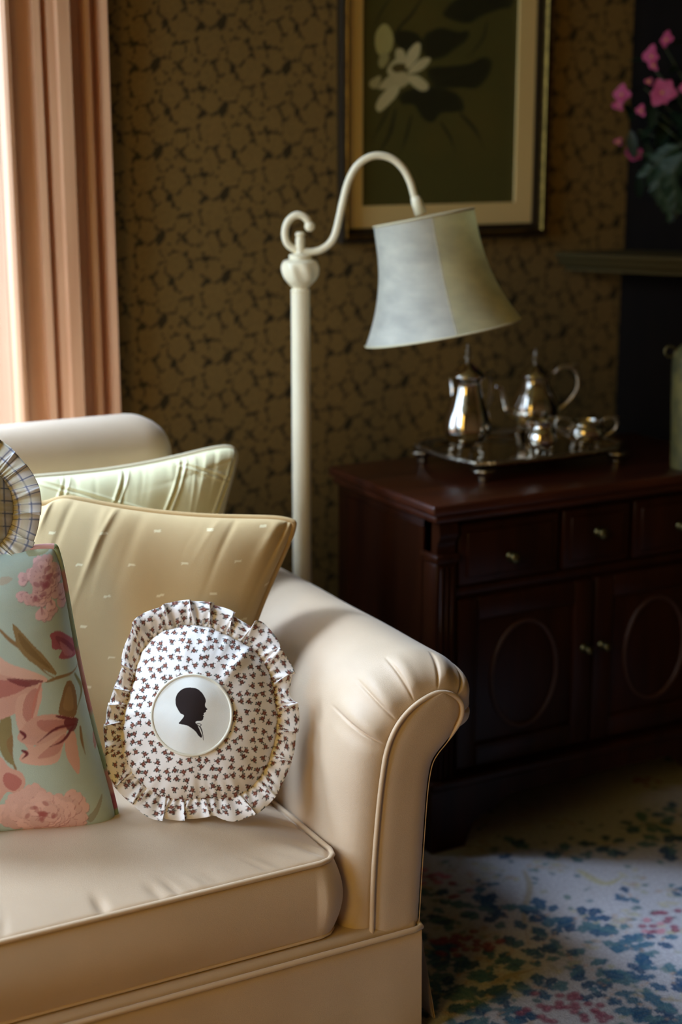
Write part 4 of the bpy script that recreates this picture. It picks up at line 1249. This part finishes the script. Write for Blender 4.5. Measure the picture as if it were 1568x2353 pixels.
def paint_lotus():
    cv = Canvas(pl_, pbz, pr_, PTZ, .0014, (84, 80, 34))
    q = lambda L: [wpt(840 + x / 3.5636, y / 3.5636, .006)[[0, 2]] for x, y in L]
    for (x, y, a, b, al) in [(420, 120, .09, .08, .5), (900, 1000, .10, .12, .35), (560, 1150, .06, .05, .3)]:
        c = q([(x, y)])[0]
        for k in range(6): cv.ell(c[0], c[1], a * (1 - k * .14), b * (1 - k * .14), .3, (98, 86, 34), al * .3)
    dk = (34, 36, 16); md = (48, 46, 22)
    for L in [[(640, 100), (760, -10), (1000, -60), (1210, -30), (1190, 60), (1120, 70), (960, 130), (860, 190), (760, 180), (660, 140)],
              [(480, 300), (560, 240), (640, 225), (760, 260), (850, 250), (840, 320), (740, 400), (640, 470), (540, 480), (470, 420)],
              [(260, 250), (400, 260), (470, 330), (440, 420), (300, 400), (230, 320)],
              [(520, 560), (700, 540), (850, 520), (960, 470), (1040, 500), (1010, 620), (920, 720), (800, 720), (640, 720), (540, 680)],
              [(300, 760), (520, 700), (700, 740), (790, 800), (810, 900), (720, 920), (620, 930), (560, 1000), (480, 980), (400, 860), (300, 850)]]:
        cv.poly(q(L), dk, .85); P = np.array(q(L)); cv.poly(P.mean(0) + (P - P.mean(0)) * .85, (28, 30, 14), .4)
    for L, w in [([(470, -20), (380, 120), (260, 260), (180, 480), (100, 680)], .008), ([(210, -20), (120, 120), (60, 260)], .005), ([(1000, 180), (960, 330), (830, 480)], .007), ([(380, 950), (330, 1150), (280, 1280)], .008),
                 ([(620, 1000), (700, 1130), (740, 1260)], .008), ([(780, 930), (900, 1060), (980, 1220)], .010), ([(200, 870), (140, 1000), (60, 1150)], .007), ([(250, 900), (200, 1100), (90, 1300)], .01)]:
        cv.stroke(q(L), w, md, .7, taper=True)
    for L, c in [([(150, 195), (205, 230), (235, 330), (200, 430), (120, 450), (85, 380), (90, 270)], (184, 178, 112)), ([(185, 430), (190, 500), (140, 560), (110, 520), (130, 450)], (170, 164, 108)),
                 ([(180, 590), (210, 520), (270, 480), (300, 560), (240, 620)], (204, 196, 146)), ([(250, 420), (300, 400), (340, 470), (340, 560), (270, 560)], (206, 198, 148)),
                 ([(340, 560), (350, 430), (420, 350), (455, 370), (440, 460), (390, 530)], (216, 208, 158)), ([(350, 590), (430, 500), (520, 470), (530, 505), (470, 570), (390, 600)], (216, 208, 158)),
                 ([(330, 620), (430, 620), (510, 680), (515, 730), (460, 745), (380, 690)], (212, 204, 154)), ([(200, 620), (300, 620), (360, 670), (290, 720), (150, 730), (110, 715)], (200, 190, 140)),
                 ([(130, 620), (100, 720), (40, 710), (45, 660)], (186, 178, 126)), ([(280, 710), (260, 780), (190, 860), (115, 918), (90, 860), (140, 770), (220, 710)], (212, 204, 154)),
                 ([(190, 590), (330, 590), (350, 640), (250, 660)], (202, 192, 142))]:
        cv.poly(q(L), c)
    cv.poly(q([(215, 560), (250, 525), (320, 520), (330, 565), (260, 595)]), (92, 82, 38))
    xs = np.linspace(pl_, pr_, 230); zs = np.linspace(pbz, PTZ, 370)
    Xg, Zg = np.meshgrid(xs, zs, indexing='ij')
    V = np.stack([Xg, np.full(Xg.shape, WY - .0045), Zg], -1).reshape(-1, 3)
    mk('painting', V, grid_faces(230, 370), M['picture'], pic, False, cv.get(Xg.ravel(), Zg.ravel()))


paint_lotus()

# ------------------------------------------------------------------ sideboard
sb0 = np.array([1.632, 2.592]); SBX1, SBY1, SBT = 2.452, 3.02, 0.772
SX0, SY0 = sb0
side_b = empty('sideboard', ((SX0 + SBX1) / 2, (SY0 + SBY1) / 2, RZ), 'dark mahogany sideboard with oval door panels under the silver tray', 'sideboard')
wood = M['mahogany']
ov = 0.020
MB().rbox(SX0 - ov, SBX1 + ov, SY0 - ov, SBY1, SBT - .022, SBT, .006, 3).soft('top', M['top'], side_b, 50)
mo = MB()
mo.rbox(SX0 - .010, SBX1 + .010, SY0 - .010, SBY1 - .002, SBT - .040, SBT - .022, .006, 3).soft('top_moulding', M['top'], side_b, 50)
MB().rbox(SX0 + .004, SBX1 - .004, SY0 + .022, SBY1 - .003, .125, SBT - .040, .003, 2).soft('carcass', wood, side_b, 50)
MB().box(SX0, SX0 + .004, SY0 + .05, SBY1 - .05, .16, SBT - .06).build('end_panel', wood, side_b)
# chamfered corner posts with a scrolled capital and reeding
for sx in (0, 1):
    def mx(x): return x if not sx else (SX0 + SBX1) - x
    post = MB().rbox(min(mx(SX0), mx(SX0 + .052)), max(mx(SX0), mx(SX0 + .052)), SY0, SY0 + .06, .13, SBT - .125, .006, 2).soft('corner_post', wood, side_b, 50)
    MB().rbox(min(mx(SX0 - .003), mx(SX0 + .056)), max(mx(SX0 - .003), mx(SX0 + .056)), SY0 - .006, SY0 + .06, SBT - .127, SBT - .108, .004, 2).soft('capital', wood, post, 50)
    cp = spline([(0, 0), (.0, .02), (-.010, .040), (-.008, .058), (.0, .068), (.05, .068), (.05, 0)], 40)
    MB().prism([(SY0 + .004 + a, SBT - .108 + b) for a, b in cp], (0, 1, 0), (0, 0, 1), (min(mx(SX0 + .004), mx(SX0 + .048)), 0, 0), (.044, 0, 0)).soft('scroll_bracket', wood, post, 40)
    for k_ in range(3):
        xk = mx(SX0 + .013 + k_ * .013)
        MB().tube([(xk, SY0 - .0005, .17), (xk, SY0 - .0005, SBT - .135)], .0042, 8).build('reed', wood, post, True)
# drawers and doors on the front
yF = SY0 + .022
xm = (SX0 + SBX1) / 2
xA, xB = SX0 + .058, SBX1 - .058
d1, d2 = xA + (xB - xA) * .365, xA + (xB - xA) * .635


def knob(parent, x, z, r=.013, y=None):
    y = yF - .018 if y is None else y
    MB().lathe([(.0, 0), (.011, 0), (.012, .002), (.006, .004), (.005, .010), (r * .8, .014), (r, .019), (r * .7, .024), (0, .026)], (x, y, z), 20, axis=(0, -1, 0)).build('knob', M['brass'], parent, True)


for (a, b, kz) in ((xA, d1 - .006, .640), (d1 + .006, d2 - .006, .664), (d2 + .006, xB, .650)):
    dr = MB().rbox(a, b, yF - .016, yF + .01, .590, SBT - .052, .004, 2).soft('drawer', wood, side_b, 50)
    MB().rbox(a + .018, b - .018, yF - .021, yF - .012, .606, SBT - .068, .004, 2).soft('drawer_panel', wood, dr, 50)
    knob(dr, (a + b) / 2, kz, y=yF - .020)
MB().rbox(xA - .004, xB + .004, yF - .010, yF + .01, .566, .586, .004, 2).soft('rail_moulding', wood, side_b, 50)
for (a, b, kx) in ((xA, xm - .003, xm - .024), (xm + .003, xB, xm + .024)):
    dz0, dz1 = .185, .560
    dr = MB().rbox(a, b, yF - .010, yF + .01, dz0, dz1, .003, 2).soft('door', wood, side_b, 50)
    for (p, q_, r_, s_) in ((a, a + .05, dz0, dz1), (b - .05, b, dz0, dz1)):
        MB().rbox(p, q_, yF - .018, yF - .006, r_, s_, .004, 2).soft('stile', wood, dr, 50)
    for (r_, s_) in ((dz0, dz0 + .05), (dz1 - .05, dz1)):
        MB().rbox(a + .05, b - .05, yF - .018, yF - .006, r_, s_, .004, 2).soft('rail', wood, dr, 50)
    cx_, cz_ = (a + b) / 2, (dz0 + dz1) / 2
    p_ = np.linspace(0, 2 * math.pi, 72, endpoint=False)
    MB().tube(np.stack([cx_ + (b - a) * .24 * np.cos(p_), np.full(72, yF - .011), cz_ + .118 * np.sin(p_)], 1), .0055, 8, closed=True).build('oval_moulding', M['inlay'], dr, True)
    MB().lathe([(0, 0), (1, 0), (.95, .004), (0, .006)], (cx_, yF - .0095, cz_), 48, axis=(0, -1, 0))
    ovp = MB(); th_ = np.linspace(0, 2 * math.pi, 48, endpoint=False)
    rr_ = [np.stack([cx_ + (b - a) * .22 * k_ * np.cos(th_), np.full(48, yF - .010 - .004 * (1 - k_ ** 3)), cz_ + .108 * k_ * np.sin(th_)], 1) for k_ in (1, .9, .7, .4, .02)]
    ovp.add(np.vstack(rr_), grid_faces(5, 48, wrap_v=True)).build('oval_panel', wood, dr, True)
    knob(dr, kx, .405, .010, yF - .018)
# plinth with bracket feet
MB().rbox(SX0 - .010, SBX1 + .010, SY0 - .012, SBY1 - .002, .150, .172, .006, 3).soft('base_moulding', wood, side_b, 50)
arch = [(0, RZ), (.085, RZ), (.095, .040), (.105, .062), (.13, .075), (.16, .082), (.175, .098), (.20, .110)]
wid = SBX1 - SX0 + .012
apr = arch + [(wid - a, b) for a, b in arch[::-1]] + [(wid, .152), (0, .152)]
MB().prism(apr, (1, 0, 0), (0, 0, 1), (SX0 - .006, SY0 - .006, 0), (0, .022, 0)).build('front_plinth', wood, side_b)
dep = SBY1 - SY0
arch2 = [(0, RZ), (.085, RZ), (.095, .045), (.12, .08), (.16, .10)]
apr2 = arch2 + [(dep - a, b) for a, b in arch2[::-1]] + [(dep, .152), (0, .152)]
for xx in (SX0 - .006, SBX1 - .014):
    MB().prism(apr2, (0, 1, 0), (0, 0, 1), (xx, SY0 + .016 - .006, 0), (.020, 0, 0)).build('side_plinth', wood, side_b)

# ------------------------------------------------------------------ silver on the sideboard
tA, tB, tC = on(905, 1026, Z=.803)[:2], on(1103, 1084, Z=.803)[:2], on(1462, 1036, Z=.803)[:2]
ta = (tA + tC) / 2                                 # centre of the rectangular tray
tx = nrm(tC - tB); ty = nrm(tA - tB); ty = nrm(ty - tx * np.dot(ty, tx))
tw, td = np.linalg.norm(tC - tB) / 2, abs(np.dot(tA - tB, ty)) / 2
tw, td = min(tw, .225), min(td, .145)
tc0 = np.array([*(tB + tx * tw + ty * td), SBT])
TZ = SBT + .030
tray = empty('serving_tray', tc0, 'footed silver tray with scalloped rim holding the tea service', 'tray')


def tpt(u, v, z): return np.array([*(tc0[:2] + tx * u + ty * v), z])


def tray_outline(k, n=200):
    p = np.linspace(0, 2 * math.pi, n, endpoint=False)
    e = 0.42
    u = np.sign(np.cos(p)) * np.abs(np.cos(p)) ** e * tw * k; v = np.sign(np.sin(p)) * np.abs(np.sin(p)) ** e * td * k
    w = 1 + .012 * np.cos(p * 12)
    return u * w, v * w


rows = []
for (k_, z) in ((.02, TZ), (.5, TZ), (.86, TZ), (.90, TZ + .002), (.96, TZ + .009), (1.0, TZ + .011), (1.0, TZ + .008), (.96, TZ + .005), (.90, TZ - .002), (.5, TZ - .003), (.02, TZ - .003)):
    u, v = tray_outline(k_)
    rows.append(np.array([tpt(a, b, z) for a, b in zip(u, v)]))
MB().add(np.vstack(rows), grid_faces(len(rows), 200, wrap_v=True, flip=True)).build('tray_plate', M['silver'], tray, True)
u, v = tray_outline(1.0)
rimz = TZ + .011 + .0015 * np.abs(np.sin(np.linspace(0, 2 * math.pi, 200, endpoint=False) * 24))
MB().tube(np.array([tpt(a, b, c_) for a, b, c_ in zip(u, v, rimz)]), .0045 + .0018 * np.abs(np.sin(np.linspace(0, 2 * math.pi, 200, endpoint=False) * 30)), 10, closed=True).build('gadroon_rim', M['silver_dull'], tray, True)
for (su, sv) in ((-1, -1), (1, -1), (1, 1), (-1, 1)):
    c_ = tpt(su * tw * .86, sv * td * .80, SBT)
    MB().lathe([(0, 0), (.008, 0), (.012, .003), (.010, .009), (.014, .016), (.022, .022), (.026, .0265), (0, .0268)], c_, 20, mod=lambda h, a: 1 + .10 * np.sin(a * 6)).build('foot', M['silver_dull'], tray, True)


def feet(root, c, r, h, n=4, rot=.6):
    for i in range(n):
        a = rot + i * 2 * math.pi / n; d = np.array([math.cos(a), math.sin(a), 0])
        c3 = np.asarray(c, float)
        p = [c3 + d * r * .78 + np.array([0, 0, h * 1.25]), c3 + d * r * .98 + np.array([0, 0, h * .9]), c3 + d * r * .86 + np.array([0, 0, h * .45]), c3 + d * r * 1.02 + np.array([0, 0, .0035]), c3 + d * r * 1.16 + np.array([0, 0, .0035])]
        MB().tube(spline(p, 24), np.interp(np.linspace(0, 1, 24), [0, .2, .6, 1], [.008, .0055, .0032, .0042]), 8).build('foot', M['silver_dull'], root, True)


def scroll_handle(root, c, d, r0, z0, z1, out, th=.0042, name='handle'):
    """S-scrolled handle on the side facing d"""
    c = np.asarray(c, float); d = np.asarray(d, float); up = np.array([0, 0, 1.0]); H_ = z1 - z0
    L = [(r0, z1 - .10 * H_), (r0 + out * .25, z1 + .02 * H_), (r0 + out * .7, z1 + .03 * H_), (r0 + out, z1 - .14 * H_), (r0 + out * 1.0, z1 - .42 * H_), (r0 + out * .72, z1 - .66 * H_), (r0 + out * .35, z1 - .84 * H_), (r0 - .004, z0)]
    P = spline([c + d * a + up * b for a, b in L], 60)
    o = MB().tube(P, np.interp(np.linspace(0, 1, 60), [0, .3, .6, 1], [th * .8, th * 1.2, th, th * .8]), 10).build(name, M['silver_dull'], root, True)
    q = spline([c + d * (r0 + out * .5) + up * (z1 + .03 * H_), c + d * (r0 + out * .9) + up * (z1 + .10 * H_), c + d * (r0 + out * 1.1) + up * (z1 + .05 * H_)], 16)
    MB().tube(q, np.linspace(th, th * .4, 16), 8).build('thumb_rest', M['silver_dull'], o, True)


def spout(root, c, d, L):
    c = np.asarray(c, float); up = np.array([0, 0, 1.0])
    P = spline([c + np.asarray(d) * a + up * b for a, b, _ in L], 40); R_ = np.interp(np.linspace(0, 1, 40), np.linspace(0, 1, len(L)), [r for _, _, r in L])
    MB().tube(P, R_, 16).build('spout', M['silver'], root, True)


toR = np.array([CR[0], CR[1], 0.0]); toC = -np.array([_fw[0], _fw[1], 0.0])
SVZ = TZ + .0005


def vessel(name, label, px, prof, lid=None, fin=None, fr=.03, fh=.016, py=None, mod=None):
    c = on(px, py, Z=SVZ); c[2] = SVZ
    root = empty(name, c, label, name.split('_')[-1] if name != 'creamer' else 'jug')
    P = spline(prof, 90)
    MB().lathe(P, c, 48, mod=mod).soft('body', M['silver'], root, 60)
    if lid:
        l = MB().lathe(spline(lid, 40), c, 40).soft('lid', M['silver'], root, 60)
        if fin: MB().lathe(spline(fin, 40), c, 20).build('finial', M['silver_dull'], l, True)
    feet(root, c, fr, fh)
    return root, c


lob = lambda h, a: 1 + .018 * np.cos(a * 8) * np.exp(-((h - .06) / .05) ** 2)
root, c = vessel('coffee_pot', 'tall silver coffee pot at the left of the tray', 1072, [(.0, .014), (.022, .015), (.038, .026), (.051, .043), (.054, .060), (.049, .088), (.039, .116), (.031, .142), (.030, .158), (.0365, .170), (.035, .172), (.0, .171)],
                 [(.0375, .170), (.038, .174), (.034, .180), (.026, .188), (.016, .196), (.008, .202), (.0, .204)], [(.006, .202), (.004, .208), (.009, .214), (.004, .220), (.0065, .227), (.003, .233), (.0045, .239), (.0, .245)], .036, .018, 1040, lob)
hd = nrm(toR * .55 - toC * .5)
scroll_handle(root, c, hd, .036, .055 + c[2] - c[2], .165, .040)
sd = nrm(-toR * .35 - toC * .9)
spout(root, c, sd, [(.040, .060, .015), (.062, .075, .012), (.070, .105, .0085), (.078, .140, .007), (.090, .155, .0065)])
root, c = vessel('teapot', 'silver teapot with high scrolled handle behind the creamer', 1226, [(.0, .014), (.024, .015), (.042, .030), (.053, .055), (.054, .075), (.046, .100), (.036, .120), (.032, .135), (.036, .143), (.0, .142)],
                 [(.036, .143), (.036, .146), (.030, .153), (.020, .162), (.010, .170), (.0, .172)], [(.006, .170), (.004, .176), (.008, .182), (.004, .188), (.006, .194), (.003, .202), (.0, .210)], .038, .016, 1003, lob)
scroll_handle(root, c, toR, .044, .05, .160, .055, .005)
spout(root, c, nrm(-toR + toC * .3), [(.045, .055, .014), (.066, .066, .011), (.076, .090, .008), (.084, .115, .0065), (.098, .125, .006)])
root, c = vessel('creamer', 'small silver creamer on hoof feet at the front of the tray', 1243, [(.0, .018), (.016, .019), (.027, .028), (.033, .043), (.031, .058), (.025, .070), (.023, .078), (.028, .086), (.0265, .0865), (.020, .076), (.0, .03)], None, None, .024, .020, 1056)
scroll_handle(root, c, nrm(toR * .4 - toC * .8), .024, .035, .082, .024, .003)
spout(root, c, nrm(-toR * .5 + toC * .2), [(.020, .070, .010), (.027, .078, .008), (.034, .087, .004)])
root, c = vessel('sugar_bowl', 'squat two-handled silver sugar bowl at the right end of the tray', 1346, [(.0, .014), (.020, .015), (.036, .024), (.043, .038), (.041, .050), (.034, .058), (.036, .064), (.0345, .0645), (.030, .056), (.0, .03)], None, None, .030, .016, 1032)
scroll_handle(root, c, toR, .036, .026, .070, .032, .0032)
scroll_handle(root, c, -toR, .036, .026, .070, .032, .0032)

# mottled jar at the far end
jc = on(1532, 1074, Z=SBT); jr = .072
jc = jc + np.array([CR[0], CR[1], 0]) * jr
jc[0] = min(jc[0], SBX1 - .062); jc[2] = SBT + .0005
jar = empty('storage_jar', jc, 'tall mottled olive jar at the right end of the sideboard', 'jar')
jp = spline([(.0, .0), (.058, .0), (.062, .006), (.064, .06), (.068, .16), (.070, .23), (.066, .255), (.050, .272), (.036, .280), (.034, .292), (.038, .298), (.0, .298)], 90)
MB().lathe(jp, jc, 48).soft('body', M['jar'], jar, 60)
MB().lathe(spline([(.040, .298), (.041, .304), (.030, .312), (.012, .316), (.009, .322), (.013, .330), (.0, .338)], 40), jc, 32).soft('lid', M['jar'], jar, 60)
p_ = np.linspace(0, 2 * math.pi, 24, endpoint=False)
rc_ = jc - np.array([CR[0], CR[1], 0]) * .076 + np.array([0, 0, .258])
MB().tube(np.array([rc_ + np.array([CR[0], CR[1], 0]) * .012 * math.cos(a) + np.array([0, 0, .012]) * math.sin(a) for a in p_]), .003, 8, closed=True).build('ring_handle', M['brass'], jar, True)

# ------------------------------------------------------------------ flowering plant on the mantel
pz = MZ + .0465
pp0 = B0 + BD * .30 + BN * .110; pp0[2] = pz
plant = empty('potted_plant', pp0, 'potted plant with bright pink flowers and trailing dark foliage on the mantel', 'plant')
potr = .046
MB().lathe([(.0, 0), (potr * .75, 0), (potr * .95, .075), (potr * 1.06, .076), (potr * 1.06, .092), (potr * .95, .092), (potr * .9, .080), (0, .080)], pp0, 32).soft('pot', M['pot'], plant, 40)
MB().lathe([(.0, .0805), (potr * .9, .0805), (potr * .6, .084), (0, .086)], pp0, 24).soft('soil', M['soil'], plant, 40)
fdepth = float(np.dot(pp0 - CPOS, CD))


def fpos(px, py, dd=0.0):
    p = onplane(px, py, B0 + BN * (.125 - dd), BN)
    if p[1] > WY - .08 + dd * .5: p = on(px, py, Y=WY - .08 + dd * .5)
    return p



def leaf_mesh(L, W):
    s = np.linspace(0, 1, 7); V = []; Fc = []
    for i, t in enumerate(s):
        w = W * math.sin(math.pi * min(1, t * .93 + .05)) ** .8; z = -.18 * L * t * t
        V += [(-w / 2, L * t, z + w * .12), (0, L * t, z), (w / 2, L * t, z + w * .12)]
    for i in range(6):
        for j in range(2): Fc.append([i * 3 + j, i * 3 + j + 1, i * 3 + j + 4, i * 3 + j + 3])
    me = bpy.data.meshes.new('leaf'); me.from_pydata(V, [], Fc); me.update()
    me.polygons.foreach_set('use_smooth', np.ones(len(me.polygons), bool))
    return me


def place(me, name, parent, p, d, roll=0.0, sc=1.0, up=(0, 0, 1)):
    """mesh along +y from p toward d"""
    d = Vector(nrm(d)); x = d.cross(Vector(up))
    if x.length < 1e-3: x = Vector((1, 0, 0))
    x.normalize(); z = x.cross(d)
    Mx = Matrix((x, d, z)).transposed().to_4x4() @ Matrix.Rotation(roll, 4, 'Y') @ Matrix.Scale(sc, 4)
    o = bpy.data.objects.new(name, me); COL.objects.link(o)
    off = np.zeros(3); q = parent
    while q is not None: off += np.array(q.location); q = q.parent
    Mx.translation = Vector(np.asarray(p) - off)
    o.parent = parent; o.matrix_basis = Mx
    return o


lm = leaf_mesh(.075, .030); lm.materials.append(M['leaf'])
fm_ = leaf_mesh(.034, .009); fm_.materials.append(M['fern'])
pm = leaf_mesh(.026, .024); pm.materials.append(M['petal'])
r = random.Random(12)
crown = pp0 + np.array([0, 0, .085])
stems = [(1490, 140), (1530, 110), (1440, 240), (1500, 250), (1560, 300), (1545, 190), (1470, 300), (1590, 160), (1620, 250), (1650, 120), (1450, 350), (1480, 200)]
for (x, y) in stems:
    tip = fpos(x, y, r.uniform(-.06, .03)); mid = (crown + tip) / 2 + np.array([0, 0, .05])
    P = spline([crown, mid, tip], 18)
    MB().tube(P, np.linspace(.0032, .0016, 18), 6).build('stem', M['stem'], plant, True)
    for k in (6, 9, 11, 13, 15, 17):
        a = r.uniform(0, 6.283)
        d = np.array([math.cos(a), math.sin(a), r.uniform(-.7, .3)])
        place(lm, 'leaf', plant, P[k], d, r.uniform(-.4, .4), r.uniform(.6, 1.15))
for (x, y, L) in [(1523, 260, 1.35), (1500, 230, .9), (1450, 300, .9), (1550, 350, 1.2), (1485, 330, 1.1), (1520, 380, 1.2), (1560, 420, 1.2), (1470, 400, .8)]:
    place(lm, 'leaf', plant, fpos(x, y, r.uniform(-.05, .02)), np.array([r.uniform(-.3, .3), r.uniform(-.4, .1), -1]), r.uniform(-.3, .3), L, up=tuple(-_fw))
fern_runs = [[(1570, 330), (1520, 365), (1490, 400)], [(1580, 350), (1540, 385), (1515, 430), (1545, 480)], [(1590, 340), (1550, 400), (1555, 460)], [(1600, 360), (1530, 380), (1500, 375)]]
for run in fern_runs:
    P = spline([fpos(x, y, -.06) for x, y in run], 22)
    MB().tube(P, .0012, 5).build('frond_stalk', M['stem'], plant, True)
    T_ = np.gradient(P, axis=0)
    for k in range(2, 22):
        for s_ in (-1, 1):
            d = nrm(T_[k]) + s_ * .9 * nrm(np.cross(T_[k], _fw)) + np.array([0, 0, -.1])
            place(fm_, 'frond_leaflet', plant, P[k], d, r.uniform(-.3, .3), r.uniform(.7, 1.1), up=tuple(-_fw))


def flower(x, y, sc, facing, npet=5, dd=-.07):
    p = fpos(x, y, dd); f = nrm(facing)
    e1 = nrm(np.cross(f, [0, 0, 1.0])); e2 = np.cross(f, e1)
    c = MB().lathe([(0, -.002), (.003, -.001), (.0042, .002), (.002, .005), (0, .0055)], p, 12, axis=f).build('flower', M['stamen'], plant, True)
    c['label'] = 'bright pink open flower'
    for k in range(npet):
        a = 2 * math.pi * k / npet + r.uniform(-.2, .2)
        d = math.cos(a) * e1 + math.sin(a) * e2 + f * .25
        place(pm, 'petal', c, p, d, 0, sc * r.uniform(.85, 1.1), up=tuple(f))


cf = -ray(1500, 250)
flower(1523, 213, 1.25, cf + np.array([-.1, 0, .15]), 6, -.08)
flower(1430, 218, .95, cf + np.array([-.9, .3, .3]), 4); flower(1424, 240, .7, cf + np.array([-.5, .2, -.6]), 3)
flower(1499, 130, 1.0, cf + np.array([-1.4, .4, .2]), 4); flower(1504, 150, .6, cf + np.array([-1, .5, -.5]), 3)
flower(1533, 92, .85, cf + np.array([-.8, .6, .6]), 4, -.03)
flower(1475, 254, .7, cf + np.array([-1.2, .3, -.4]), 3); flower(1492, 187, .45, cf, 3); flower(1422, 326, .45, cf, 3, .0)
flower(1458, 352, .95, cf + np.array([-.3, .3, -.8]), 5, -.02); flower(1590, 200, 1.1, cf, 5); flower(1640, 150, 1.1, cf, 5)
